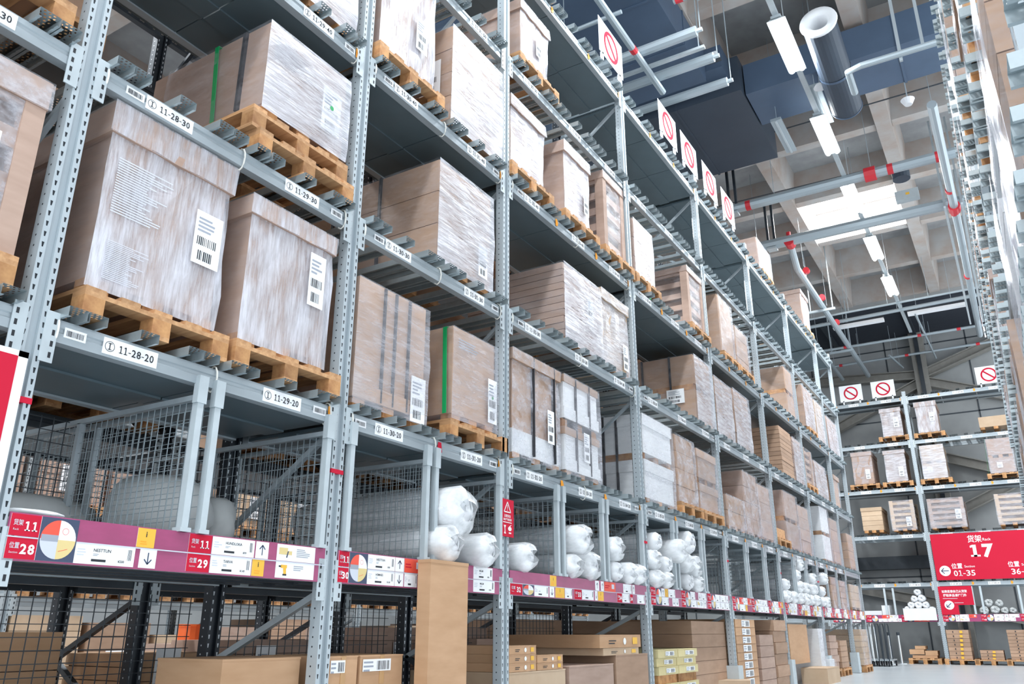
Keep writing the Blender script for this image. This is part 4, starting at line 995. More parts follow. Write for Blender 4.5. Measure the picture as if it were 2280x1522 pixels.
for i in range(8):
    for j in range(3):
        ya = cC[i] + 0.08 + j * 0.9
        for k, zt in ((-1, 0.0), (0, ZB[0] + BH), (1, ZB[1] + BH)):
            if rg.random() < 0.06: continue
            h = rg.uniform(0.55, 0.70) if k == 0 else rg.uniform(0.55, 0.86)
            pl = '%s slot, %s bay, %s' % (['left', 'middle', 'right'][j], names_c[i], {-1: 'floor', 0: 'lowest shelf', 1: 'second shelf'}[k])
            pallet('pallet beyond the next aisle, ' + pl, -5.95, ya + 0.42, zt, group='pallets beyond the next aisle')
            load('brown stack beyond the next aisle, ' + pl, -5.98, ya, ya + 0.82, zt + PH, zt + PH + h, style='courses', n=rg.choice([4, 5, 6]), film=None, m=rg.choice(['card', 'card_light', 'card_pink']), feet=False, depth=0.9,
                 lab=(0.3, 0.2, 0.25, 0.3), group='stacks beyond the next aisle', name='carton_stack', cat='carton stack')
# stacks standing in the rack behind rack 11 on the floor level
for q, (ya, yb, h, lbx, mk) in enumerate([(2.32, 3.12, 0.66, 'nearest brown stack with white labels behind the lower mesh', 'card_floor'), (3.66, 4.42, 0.52, 'second brown stack behind the lower mesh', 'card_floor'),
                                          (4.52, 5.36, 0.60, 'third brown stack behind the lower mesh', 'card_pink'), (6.0, 7.9, 0.70, 'wide brown stack behind the third bay', 'card_pink'), (8.5, 10.8, 0.80, 'wide brown stack behind the fourth bay', 'card')]):
    pallet('wooden pallet under the ' + lbx, -1.70, (ya + yb) / 2, 0.0, group='pallets behind rack 11')
    load(lbx, -1.74, ya, yb, PH, PH + h, style='courses', n=6, film=None, m=mk, feet=False, depth=0.85, lab=None if q == 0 else (0.15, 0.1, 0.2, 0.5), rowlab=(0.05, 0.3) if q == 0 else None, name='carton_stack', cat='carton stack')
m_ = MB(); m_.prism([(0.12 * math.cos(t), 0.12 * math.sin(t)) for t in [i * math.pi / 8 for i in range(16)]], 0, 0.16, 'orange_plastic'); m_.prism([(0.13 * math.cos(t), 0.13 * math.sin(t)) for t in [i * math.pi / 8 for i in range(16)]], 0.15, 0.17, 'orange_plastic')
tag(obj('plastic_tub', m_, None, (-3.4, 5.36, 0.70)), 'orange plastic tub seen through the lower mesh beyond rack 11', 'tub')
m_ = MB(); m_.box(-0.3, 0.3, -0.25, 0.25, 0, 0.70, 'card_pink'); tag(obj('carton', m_, None, (-3.4, 5.36, 0.0)), 'brown carton carrying the orange tub', 'box')

# ------------------------------------------------------------------ rack 17 on the far side
rack17 = thing('pallet_rack', 'grey pallet rack numbered 17 across the far end of the aisle', 'rack', (0, 25.62, 0), rz=-math.pi / 2)
c17 = [-4.40, -1.60, 1.20, 4.00]
b17 = rack(rack17, c17, [0, 1, 2, 3, 4, 5], 0, 0, post_h=7.45)
for i in range(3):
    for k in (1, 2, 3, 4, 5):
        ya = c17[i] + 0.05; w = 0.9
        for j in range(3):
            for d in (-0.36, -0.255, 0.0, 0.255, 0.36):
                if i == 0: continue
                link('pallet_support', support_mesh(1.13), rack17, (0.05, ya + (j + 0.5) * w + d, ZB[k] + BH))
        for j in range(3):
            if k in (1, 3, 5) and i:
                m_ = MB(); m_.box(-0.94, -0.06, ya + j * w + 0.01, ya + (j + 1) * w - 0.01, ZB[k] + 0.01, ZB[k] + 0.03, 'deck_dark'); m_.box(-0.55, -0.42, ya + j * w, ya + (j + 1) * w, ZB[k] - 0.03, ZB[k] + 0.01, 'steel'); obj('deck_panel', m_, rack17)
            if i: loc_label(b17[(i, k)], (j + 0.5) * w, '17-%02d-%d0' % (33 + 3 * i + j, k + 1))
            if i and k in (1, 3, 5): sticker(b17[(i, k)], (j + 1) * w - 0.04)
    if i:
        m_ = MB(); m_.box(-0.93, -0.06, c17[i] + 0.06, c17[i + 1] - 0.06, ZB[0] + 0.08, ZB[0] + 0.10, 'deck_dark'); obj('deck_panel', m_, rack17)
        ya, yb = c17[i] + 0.055, c17[i + 1] - 0.055; by = c17[i] + 0.05
        m_ = MB(); m_.box(0.004, 0.010, ya - by, yb - by, -0.002, 0.182, 'magenta'); obj('price_strip', m_, b17[(i, 0)])
        for q, (r, a, c_, kd, tx) in enumerate(rand_cards(ya, yb, 33 + 3 * i, 90 + i)):
            a, c_ = max(a, ya), min(c_, yb); z0 = ROW[0][0] if r in (0, 2) else ROW[1][0]; z1 = ROW[0][1] if r == 0 else ROW[1][1]
            tx = ('货架', 'Rack', '17') if tx and tx[1] == 'Rack' else tx
            m_ = MB(); m_.box(0.0102, 0.0118, a - by, c_ - by, z0 - ZB[0], z1 - ZB[0], 'paper'); f = Face(m_, (0.0119, -by, -ZB[0]), (0, 1, 0), (0, 0, 1), (1, 0, 0)); card(f, a, c_, z0, z1, kd, tx, q)
            obj('price_card', m_, b17[(i, 0)])
for y in (-0.10, 0.12, 2.05, 2.25, 3.12, 3.28):
    m_ = MB(); m_.box(-0.02, 0.02, -0.025, 0.025, 1.245, 1.95, 'steel_light'); obj('divider_post', m_, rack17, (0, y, 0))
def L17(x0, x1, z0, z1, look, pal=1, **kw):
    if pal: pallet('pallet under the %s, rack 17' % look.replace(' right of the upright', '').replace(' left of the upright', ''), (x0 + x1) / 2 if False else (x0 + x1) / 2, 25.58, z0 - PH, rz=-math.pi / 2, group='pallets on rack 17')
    return load(look + ' on rack 17', 25.62, x0, x1, z0, z1, rz=-math.pi / 2, feet=not pal, group='loads on rack 17', **kw)
L17(0.48, 1.04, T[4] + PH, 7.00, 'brown lidded load left of the upright, fourth shelf', lid=0.12, lab=(0.6, 0.3, 0.14, 0.3), film='film')
L17(1.42, 1.98, T[4] + PH, 7.07, 'shiny lidded load right of the upright, fourth shelf', lid=0.14, lab=(0.62, 0.35, 0.13, 0.25), film='film_v', m='card_pink')
L17(2.95, 3.75, T[4] + 0.05, 6.42, 'low wide yellowish carton below the right prohibition sign', pal=0, film=None, m='card_light')
L17(-0.48, 0.08, T[3] + PH, 5.80, 'leftmost pinkish load with four pale stripes, third shelf', lid=0.12, film='film_thin', m='card_pink', style='courses', n=5, lab=(0.62, 0.15, 0.12, 0.28))
L17(0.40, 0.97, T[3] + PH, 5.76, 'carton load with green strap at its right, third shelf', lid=0.11, film='film', lab=(0.62, 0.15, 0.13, 0.28))
L17(1.38, 1.97, T[3] + PH, 5.80, 'two short pale loads stacked right of the upright, third shelf', style='double', lid=0.10, film='film', m='card_light', lab=(0.2, 0.2, 0.13, 0.15))
L17(3.02, 3.62, T[3] + PH, 5.80, 'two brown cartons with green strap at the right, third shelf', style='double', film='film_thin', m='card_pink', green=0.1, lab=(0.3, 0.15, 0.13, 0.15))
L17(-0.42, 0.14, T[2] + 0.05, 4.18, 'bare brown load with overhanging lid at far left, second shelf', pal=0, lid=0.10, film=None, style='courses', n=4, m='card_light')
L17(0.36, 0.98, T[2] + 0.05, 4.32, 'framed load with dark horizontal gaps left of the upright, second shelf', pal=0, style='crate', n=5, film='film', m='card_light', lab=(0.62, 0.15, 0.13, 0.26))
L17(1.34, 2.22, T[2] + 0.05, 4.30, 'wide glossy framed load right of the upright, second shelf', pal=0, style='crate', n=5, film='film', m='card_pink', lab=(0.74, 0.3, 0.14, 0.26))
L17(2.98, 3.70, T[2] + 0.05, 4.30, 'framed load with dark gaps at the right edge, second shelf', pal=0, style='crate', n=5, film='film_thin', m='card_light')
# floor of rack 17
for x0, x1, n_, top, look in ((1.26, 1.80, 7, 0.86, 'tall stack of flat yellow marked cartons right of the upright'), (1.98, 2.52, 3, 0.36, 'low stack of flat yellow marked cartons'), (2.66, 3.30, 9, 0.86, 'tall yellow zigzag marked carton stack at right edge')):
    load(look + ', floor of rack 17', 25.60, x0, x1, 0.12, top, depth=0.9, style='courses', n=n_, film=None, m='card', rz=-math.pi / 2, feet=False, name='carton_stack', cat='carton stack')
    pallet('pine pallet under the ' + look, (x0 + x1) / 2, 25.56, -0.02 + 0.02, rz=-math.pi / 2, group='pallets on the floor of rack 17')
    m_ = MB(); f = Face(m_, (x0, 25.58, 0.12), (1, 0, 0), (0, 0, 1), (0, -1, 0)); W = x1 - x0
    for q in range(n_):
        hh = (top - 0.12) / n_; f.rect(W * 0.5 + 0.01 * q, W * 0.62 + 0.01 * q, hh * q + hh * 0.2, hh * q + hh * 0.8, 'yellow'); f.rect(W * 0.3, W * 0.34, hh * q + hh * 0.3, hh * q + hh * 0.7, 'ink')
    tag(obj('yellow_label', m_), 'yellow marks on the ' + look, 'labels', None)
for q, (x0, x1, z0, z1) in enumerate(((0.30, 0.66, 0.24, 0.36), (0.68, 0.98, 0.22, 0.33), (0.45, 0.70, 0.37, 0.45), (0.36, 0.96, 0.14, 0.215))):
    o = carton(['left brown carton of the low heap beside the two silver posts', 'right brown carton of the low heap beside the two silver posts', 'topmost small carton of the low heap beside the two silver posts', 'bottom tray of the low heap beside the two silver posts'][q], x0, x1, 25.7, 26.3, z0, z1, tape=False, group='low heap of cartons')
pallet('pine pallet under the low heap beside the two silver posts', 0.66, 25.6, 0.0, rz=-math.pi / 2, group='pallets on the floor of rack 17')
# rolls and white boxes on shelf 0 of rack 17
for q, (x, z, r) in enumerate(((0.52, 1.50, 0.09), (0.70, 1.50, 0.10), (0.88, 1.50, 0.09), (1.02, 1.38, 0.08), (0.62, 1.66, 0.09), (0.80, 1.67, 0.10), (0.72, 1.83, 0.09), (0.40, 1.40, 0.07))):
    o = mattress_roll('small silvery white bag in the heap left of the upright on rack 17', 0, z, r, L_=0.5, seed=200 + q, bag=False); o.location = (x, 25.66, z - r); o.rotation_euler = (0, 0, -math.pi / 2)
for q, (x, z, r) in enumerate(((2.25, 1.34, 0.11), (2.50, 1.35, 0.11), (2.72, 1.33, 0.09), (2.90, 1.33, 0.08), (2.38, 1.53, 0.10), (2.62, 1.52, 0.09))):
    o = mattress_roll('dark silvery bag in the heap right of the red notice on rack 17', 0, z, r, L_=0.5, seed=220 + q, bag=False, mk='grey_roll'); o.location = (x, 25.66, z - r); o.rotation_euler = (0, 0, -math.pi / 2)
carton('low white carton on shelf 0 of rack 17 at the left', -0.9, -0.25, 25.7, 26.2, 1.245, 1.36, m='white_card', tape=False)
carton('upright white carton on shelf 0 of rack 17 at the left', -0.24, -0.06 + 0.02, 25.7, 26.2, 1.245, 1.50, m='white_card', tape=False)
carton('white display tray under the heap of silvery bags on rack 17', 0.32, 1.12, 25.5, 26.1, 1.10, 1.41, m='white_card', tape=False)

# ------------------------------------------------------------------ right hand rack, very close to the camera
rackR = thing('pallet_rack', 'pallet rack close along the right edge, seen steeply from below', 'rack', (3.625, 0, 0), rz=math.pi)
cR = [-21.25, -19.35, -16.55, -13.75, -10.95, -8.15, -5.35, -2.55, -0.65]
rack(rackR, cR, [0, 1, 2, 3, 4, 5], 0, 0)
supR = sorted(supports(rackR, cR, [1, 2, 3, 4, 5], tip=0.075), key=lambda t: -t[0][1])
for (loc, me) in supR[:295]: link('pallet_support', me, rackR, loc)
join_supports(rackR, supR[295:])
for i in range(len(cR) - 1):
    ya, yb = cR[i] + 0.05, cR[i + 1] - 0.05
    for k in (1, 3, 5):
        m_ = MB(); m_.box(-0.94, -0.06, ya, yb, ZB[k] + 0.01, ZB[k] + 0.03, 'deck'); obj('deck_panel', m_, rackR)
rr = random.Random(21)
nm = ['first', 'second', 'third', 'fourth', 'fifth', 'sixth', 'seventh', 'eighth']
for bi, i in enumerate(range(7, 0, -1)):
    ya, yb = cR[i] + 0.05, cR[i + 1] - 0.05; n_ = 3 if yb - ya > 2.2 else 2
    for j in range(n_):
        sj = n_ - 1 - j; c = ya + (sj + 0.5) * 0.9
        for k in (1, 2, 3, 4):
            if rr.random() < (0.30 if k < 3 else 0.42): continue
            st = rr.choice(['plain', 'courses', 'crate', 'plain']); ff = rr.choice(['film_v', 'film', 'film_wrinkle']); h = rr.uniform(0.7, 0.98); w = rr.choice([0.62, 0.74, 0.8]); pl = rr.random() < 0.55
            wh = 'right rack, %s bay, %s slot, %s shelf' % (nm[bi], ['near', 'middle', 'far'][j], ORD[k - 1])
            z = T[k]
            yy = -c if False else -(c)
            if pl: pallet('wooden pallet, ' + wh, 3.575, -c, z, rz=math.pi, group='pallets on the right rack'); z += PH
            load({'plain': 'lidded carton load', 'courses': 'carton stack', 'crate': 'framed load'}[st] + ' in film, ' + wh, 3.59 - rr.uniform(0, 0.015), -c - w / 2, -c + w / 2, z, z + h, rz=math.pi, style=st, n=4, film=ff,
                 m=rr.choice(['card', 'card_pink', 'white_card', 'card']), lid=0.11 if st == 'plain' else 0.0, feet=not pl, group='loads on the right rack', seed=i * 31 + j * 7 + k)

# ------------------------------------------------------------------ signs
def prohibition(label, loc, rz, w=0.70, h=0.52):
    """white panel on two short legs with a red barred circle, facing local +x"""
    m_ = MB(); m_.box(-0.004, 0.0, -w / 2, w / 2, 0.07, 0.07 + h, 'white')
    f = Face(m_, (0.003, 0, 0.07 + h / 2), (0, 1, 0), (0, 0, 1), (1, 0, 0)); R_ = h * 0.40; r_ = h * 0.315
    f.ring(0, 0, r_, R_, 'red', n=36); a = math.radians(-42)
    f.line((-r_ * 1.05 * math.cos(a), -r_ * 1.05 * math.sin(a)), (r_ * 1.05 * math.cos(a), r_ * 1.05 * math.sin(a)), h * 0.085, 'red', 0.0018)
    o = tag(obj('prohibition_sign', m_, None, loc), label, 'sign', None); o.rotation_euler = (0, 0, rz)
    m_ = MB()
    for yy in (-w * 0.36, w * 0.36): m_.box(-0.03, 0.0, yy - 0.02, yy + 0.02, -0.01, 0.10, 'white')
    obj('sign_leg', m_, o)
    return o
ztop = ZB[5] + BH + 0.13
for q, y in enumerate((7.83, 9.78, 10.68, 11.66, 12.63)):
    prohibition('%s of five white signs with red barred circle on top of rack 11' % ['nearest', 'second', 'third', 'fourth', 'farthest'][q], (0.06, y, ztop - 0.03), 0.0)
for q, x in enumerate((-0.22, 0.68, 3.43)):
    prohibition('%s of three white signs with red barred circle on top of rack 17' % ['left', 'middle', 'right'][q], (x, 25.58, ZB[5] + BH + 0.0), -math.pi / 2, w=0.64, h=0.50)
prohibition('narrow sliver of a white barred circle sign on top of the right hand rack', (3.50, 21.0, ZB[5] + BH + 0.08), math.pi, w=0.66)
# red warning plate hanging on the upright between places 31 and 32
m_ = MB(); m_.box(0.0, 0.004, -0.095, 0.095, 0, 0.285, 'red'); f = Face(m_, (0.0042, -0.095, 0), (0, 1, 0), (0, 0, 1), (1, 0, 0))
f.line((0.045, 0.185), (0.095, 0.265), 0.008, 'white'); f.line((0.145, 0.185), (0.095, 0.265), 0.008, 'white'); f.line((0.045, 0.187), (0.145, 0.187), 0.008, 'white')
f.rect(0.092, 0.098, 0.212, 0.242, 'white', 0.0012); f.rect(0.092, 0.098, 0.199, 0.206, 'white', 0.0012)
f.text('注意安全', 0.095, 0.148, 0.024, 'white', 0.01, center=True); f.text('请勿攀爬货架', 0.095, 0.122, 0.020, 'white', 0.01, center=True); f.lines(0.03, 0.16, 0.105, 0.118, 1, 'white', 2)
f.polyg([(0.04, 0.085), (0.075, 0.085), (0.062, 0.065), (0.064, 0.035), (0.075, 0.022), (0.045, 0.022), (0.055, 0.04), (0.053, 0.065)], 'white'); f.disc(0.13, 0.062, 0.026, 0.017, 'white', 0.0012, 10); f.rect(0.115, 0.15, 0.025, 0.035, 'white', 0.0012); f.line((0.12, 0.075), (0.15, 0.092), 0.006, 'white')
tag(obj('warning_sign', m_, None, (0.012, 5.445, 1.49)), 'small red warning plate with white triangle on the third upright', 'sign')
# white and red end guard at the first upright, far left
m_ = MB(); m_.box(0.002, 0.012, -0.02, 0.02, 0, 1.885, 'white'); m_.box(0.012, 0.016, -0.30, -0.022, 0.0, 1.86, 'red'); m_.box(0.002, 0.012, -0.30, 0.02, 1.86, 1.885, 'white')
tag(obj('end_sign', m_, None, (0.004, 1.665, 0.0)), 'tall red board with white edge fixed on the first upright at far left', 'sign')

# big red sign of rack 17
m_ = MB(); w, h = 2.66, 1.21; m_.box(0, w, 0.0, 0.03, 0, h, 'red'); f = Face(m_, (0, -0.0005, 0), (1, 0, 0), (0, 0, 1), (0, -1, 0))
f.text('货架', 1.06, 0.97, 0.20, 'white', 0.012, center=True, width=0.34); f.text('Rack', 1.25, 0.985, 0.10, 'white')
f.text('17', 1.18, 0.58, 0.44, 'white', 0.045, center=True, width=0.62)
f.disc(0.23, 0.24, 0.135, 0.135, 'white', n=28); f.line((0.14, 0.24), (0.32, 0.24), 0.022, 'navy', 0.002); f.line((0.14, 0.24), (0.21, 0.31), 0.022, 'navy', 0.002); f.line((0.14, 0.24), (0.21, 0.17), 0.022, 'navy', 0.002)
f.text('位置', 0.40, 0.30, 0.15, 'white', 0.01, width=0.26); f.text('Section', 0.71, 0.31, 0.085, 'white'); f.text('01-35', 0.42, 0.10, 0.20, 'white', 0.012, width=0.53)
f.text('位置', 1.72, 0.30, 0.15, 'white', 0.01, width=0.26); f.text('Section', 2.03, 0.31, 0.085, 'white'); f.text('36-97', 1.76, 0.10, 0.20, 'white', 0.012, width=0.53)
tag(obj('rack_number_sign', m_, None, (1.27, 25.585, 2.12)), 'large red sign reading 17 with arrow and section numbers on the far rack', 'sign')
m_ = MB(); m_.add([(x, y, z) for y in (0, 0.02) for x, z in ((0, 0), (0.42, 0), (0.42, 0.24), (0.80, 0.24), (0.80, 0.72), (0, 0.72))], [(0, 1, 2, 3, 4, 5), (11, 10, 9, 8, 7, 6), (0, 6, 7, 1), (1, 7, 8, 2), (2, 8, 9, 3), (3, 9, 10, 4), (4, 10, 11, 5), (5, 11, 6, 0)], 'red')
f = Face(m_, (0, -0.0005, 0), (1, 0, 0), (0, 0, 1), (0, -1, 0))
f.text('如果您想自己从货架', 0.38, 0.56, 0.075, 'white', 0.02, center=True, width=0.60); f.text('提取商品请往门外', 0.38, 0.46, 0.075, 'white', 0.02, center=True, width=0.56); f.lines(0.08, 0.70, 0.40, 0.425, 1, 'pale'); f.lines(0.34, 0.72, 0.29, 0.315, 1, 'pale')
f.disc(0.21, 0.24, 0.115, 0.115, 'white', n=24); f.line((0.26, 0.29), (0.15, 0.19), 0.02, 'navy', 0.002); f.line((0.15, 0.19), (0.15, 0.26), 0.02, 'navy', 0.002); f.line((0.15, 0.19), (0.22, 0.19), 0.02, 'navy', 0.002)
tag(obj('notice_sign', m_, None, (1.25, 25.585, 1.24)), 'smaller red notched notice with white arrow disc below the large red sign', 'sign')

# ------------------------------------------------------------------ floor objects at the far end
def trolley_row():
    for q in range(12):
        x = -1.15 + q * 0.115; m_ = MB()
        m_.tube([(0, 0, 0.12), (0, 0.02, 0.75), (0, 0.05, 0.93), (0, 0.12, 1.0), (0, 0.5, 1.0), (0, 0.58, 0.93), (0, 0.6, 0.75), (0, 0.62, 0.12)], 0.016, 'chrome' if q < 9 else 'steel_dark', 6)
        r = thing('flatbed_trolley', 'chrome handled flatbed trolley nested in the row at the end of rack 11', 'trolley', (x, 23.2, 0), 'nested flatbed trolleys')
        obj('handle', m_, r)
        m_ = MB(); m_.box(-0.05, 0.05, 0.0, 1.0, 0.13, 0.16, 'steel'); obj('platform', m_, r)
        for xx, yy in ((-0.03, 0.1), (0.03, 0.9)):
            m_ = MB(); m_.tube([(xx - 0.015, yy, 0.065), (xx + 0.015, yy, 0.065)], 0.065, 'ink', 10); obj('wheel', m_, r)
trolley_row()
for q, x in enumerate((-0.06, 0.06)):
    m_ = MB(); m_.prism([(0.16 * math.cos(t), 0.16 * math.sin(t)) for t in [i * math.pi / 10 for i in range(20)]], 0, 0.015, 'chrome'); m_.tube([(0, 0, 0.01), (0.0, 0, 0.80)], 0.035, 'chrome', 10); m_.tube([(0, 0, 0.72), (0, 0, 0.80)], 0.042, 'steel_dark', 10)
    tag(obj('barrier_post', m_, None, (x * 1.6, 25.2 + q * 0.34, 0)), '%s silver barrier post on the floor before rack 17' % ['left', 'right'][q], 'post', 'silver barrier posts')

# ------------------------------------------------------------------ ceiling services
for q, y in enumerate(LAMP_Y):
    if y < 7: continue
    r = thing('batten_lamp', '%s lit twin tube lamp hanging over the aisle' % {8.1: 'first', 10.6: 'nearest visible', 13.3: 'second visible', 15.9: 'third visible, before the skylight', 18.5: 'fourth visible', 21.0: 'farthest'}[y], 'lamp', (LAMP_X, y, LAMP_Z), 'lamps over the aisle')
    m_ = MB(); m_.box(-0.07, 0.07, -0.66, 0.66, 0.0, 0.06, 'steel_light'); obj('housing', m_, r)
    for xx in (-0.075, 0.075):
        m_ = MB(); m_.tube([(xx, -0.62, -0.03), (xx, 0.62, -0.03)], 0.042, 'tube', 8); obj('tube', m_, r)
    m_ = MB(); m_.add([(-0.07, yy, 0.01) if i == 0 else (-0.13, yy, -0.02) if i == 1 else (0.13, yy, -0.02) if i == 2 else (0.07, yy, 0.01) for yy in (-0.66, 0.66) for i in range(4)], [(0, 4, 5, 1), (3, 2, 6, 7), (0, 1, 2, 3), (4, 7, 6, 5)], 'steel_light'); obj('reflector', m_, r)
m_ = MB(); m_.box(LAMP_X - 0.04, LAMP_X + 0.04, -6, 25.2, LAMP_Z + 0.06, LAMP_Z + 0.11, 'steel_light')
tag(obj('lamp_trunking', m_), 'long grey trunking carrying the aisle lamps', 'trunking')
for i in range(12):
    y = -5 + i * 2.6; m_ = MB(); m_.tube([(LAMP_X, y, LAMP_Z + 0.11), (LAMP_X, y, 11.0)], 0.006, 'steel_light', 5, False); obj('hanger', m_, bpy.data.objects['lamp_trunking'])
for q, (x, y, z, L_) in enumerate(((1.02, 12.65, 9.15, 1.15), (1.78, 12.1, 9.2, 1.2))):
    r = thing('unlit_lamp', '%s unlit grey batten under the navy cross duct' % ['left', 'right'][q], 'lamp', (x, y, z), 'unlit battens')
    m_ = MB(); m_.box(-0.09, 0.09, 0, L_, 0, 0.05, 'pipe'); m_.box(-0.015, 0.015, 0, L_, -0.02, 0, 'steel_light'); obj('housing', m_, r)
    m_ = MB(); m_.tube([(0, 0.1, 0.05), (0, 0.1, 1.8)], 0.005, 'pipe', 5); obj('hanger', m_, r)
for q, (x0, x1, y, z) in enumerate(((-0.15, 1.2, 23.55, 9.0), (1.82, 3.25, 23.45, 9.0))):
    r = thing('unlit_lamp', '%s long white lamp below the far white pipe' % ['left', 'right'][q], 'lamp', (x0, y, z), 'far white lamps')
    m_ = MB(); m_.box(0, x1 - x0, -0.09, 0.09, -0.02, 0.06, 'white'); m_.box(0, x1 - x0, -0.04, 0.04, 0.06, 0.12, 'steel_dark'); obj('housing', m_, r)

def duct(name, label, x0, x1, y0, y1, z0, z1, k='duct'):
    m_ = MB(); m_.box(x0, x1, y0, y1, z0, z1, k); o = tag(obj(name, m_), label, 'duct')
    m_ = MB(); e = 0.015
    if (x1 - x0) > (y1 - y0):
        x = x0 + 1.2
        while x < x1: m_.box(x - 0.02, x + 0.02, y0 - e, y1 + e, z0 - e, z1 + e, k); x += 1.2
    else:
        y = y0 + 1.2
        while y < y1: m_.box(x0 - e, x1 + e, y - 0.02, y + 0.02, z0 - e, z1 + e, k); y += 1.2
    obj('flange', m_, o); return o
duct('air_duct', 'wide navy air duct high over rack 11 with pipes under it', -6.5, 0.22, -4, 11.45, 9.5, 10.15)
duct('air_duct', 'deep navy air duct beyond the hanging pipes, lower end block', -6.5, 0.66, 11.9, 14.35, 9.45, 10.15, 'duct_dark')
duct('air_duct', 'navy cross duct running right towards the rack at the right edge', 0.68, 4.9, 12.15, 13.2, 9.5, 10.1, 'duct')
duct('air_duct', 'short raised navy duct linking the two navy ducts', -1.5, 0.5, 11.46, 11.89, 9.7, 10.14, 'duct')
# round air outlet
r = thing('air_outlet', 'round navy air outlet tube with white ring at its open end', 'air outlet', (2.2, 10.35, 9.0)); n = 28
r.rotation_euler = (math.radians(-6), 0, 0)
m_ = MB(); m_.tube([(0, 0, 0), (0, 0.3, 0), (0, 2.0, 0)], 0.235, 'duct_dark', n, False); m_.tube([(0, 1.05, 0), (0, 1.10, 0)], 0.243, 'duct', n, False); m_.tube([(0, 1.98, 0), (0, 2.0, 0)], 0.243, 'duct', n); obj('outlet_tube', m_, r)
vs = []; pr = [(0.25, 0.02), (0.262, -0.01), (0.255, -0.035), (0.15, -0.03), (0.128, 0.0), (0.12, 0.25)]
for rr_, yy in pr:
    for j in range(n): vs.append((rr_ * math.cos(2 * math.pi * j / n), yy, rr_ * math.sin(2 * math.pi * j / n)))
m_ = MB(); m_.add(vs, [(q * n + j, q * n + (j + 1) % n, (q + 1) * n + (j + 1) % n, (q + 1) * n + j) for q in range(len(pr) - 1) for j in range(n)], 'white'); obj('outlet_ring', m_, r, smooth=True)
m_ = MB(); m_.tube([(0, 0.245, 0), (0, 0.25, 0)], 0.115, 'duct_dark', n); obj('inner_throat', m_, r)

def pipe(label, pts, r, k='pipe', bands=(), clamps=0, nm='pipe'):
    m_ = MB(); m_.tube(pts, r, k, 10); o = tag(obj(nm, m_, smooth=False), label, 'pipe')
    a, b = Vector(pts[0]), Vector(pts[-1])
    for t in bands:
        p = a.lerp(b, t); d = (b - a).normalized() * 0.05
        m_ = MB(); m_.tube([p - d, p + d], r + 0.004, 'pipe_red', 10); obj('red_band', m_, o)
    for i in range(clamps):
        p = a.lerp(b, (i + 0.5) / clamps); m_ = MB(); m_.tube([p, (p.x, p.y, 10.9 if p.z > 8 else p.z + 1)], 0.006, 'pipe', 5, False); obj('hanger', m_, o)
    return o
pipe('thick grey pipe with red coupling crossing before the skylight', [(-6, 15.1, 9.0), (4.9, 15.1, 9.0)], 0.10, bands=(0.535, 0.78, 0.855), clamps=6)
pipe('thickest grey pipe crossing right behind the skylight edge', [(-6, 17.15, 9.0), (4.9, 17.15, 9.0)], 0.12, bands=(0.86,), clamps=5)
pipe('grey pipe with red bands running along the aisle from the red coupling', [(0.15, 17.2, 8.95), (0.05, 18.2, 8.75), (0.05, 28.0, 8.75)], 0.075, bands=(0.15, 0.32, 0.5), clamps=4)
m_ = MB(); m_.tube([(0.15, 17.05, 8.95), (0.15, 17.3, 8.95)], 0.11, 'pipe_red', 10); m_.tube([(0.15, 17.15, 8.95), (0.15, 17.15, 9.2)], 0.05, 'pipe_red', 8); tag(obj('pipe_coupling', m_), 'red coupling where the aisle pipe leaves the thickest pipe', 'coupling')
m_ = MB(); m_.tube([(2.05, 15.1, 9.0), (2.25, 15.1, 9.0)], 0.14, 'pipe_red', 10); tag(obj('pipe_coupling', m_), 'red butterfly coupling on the thick pipe before the skylight', 'coupling')
pipe('slimmer grey pipe with red bands parallel to the aisle pipe over rack 11', [(-0.75, 18.0, 8.75), (-0.75, 28.0, 8.75)], 0.06, bands=(0.1, 0.3), clamps=4)
pipe('cross pipe just beyond the waffle ceiling, upper one', [(-3, 22.6, 9.05), (4.9, 22.4, 9.05)], 0.03, clamps=8)
pipe('pale cross pipe above the far white lamps', [(-3, 23.3, 9.05), (4.9, 22.9, 9.05)], 0.05, clamps=6)
pipe('thin cross pipe with red bands beneath the black ceiling, nearer', [(-3, 25.4, 9.0), (4.9, 25.4, 9.0)], 0.04, bands=(0.36, 0.62, 0.75), clamps=4)
pipe('thin cross pipe with red bands beneath the black ceiling, farther', [(-3, 27.3, 9.0), (4.9, 27.1, 9.0)], 0.04, bands=(0.3, 0.55, 0.8), clamps=4)
pipe('thin pipe along the aisle under the black ceiling', [(2.0, 23.4, 9.0), (2.1, 28.0, 9.0)], 0.03, clamps=3)
pipe('short slanting pipe at the far wall top', [(0.9, 26.6, 8.9), (1.1, 28.2, 8.9)], 0.03, clamps=2)
for q, (x, y) in enumerate(((-0.25, 20.9), (-0.45, 24.6))):
    m_ = MB()
    for xx in (x, x + 0.55): m_.tube([(xx, y, 8.62), (xx, y, 10.6)], 0.018, 'pipe', 6)
    m_.box(x - 0.06, x + 0.61, y - 0.03, y + 0.03, 8.60, 8.66, 'pipe')
    tag(obj('pipe_hanger', m_), '%s trapeze hanger carrying the aisle pipe' % ['nearer', 'farther'][q], 'hanger', 'trapeze hangers')
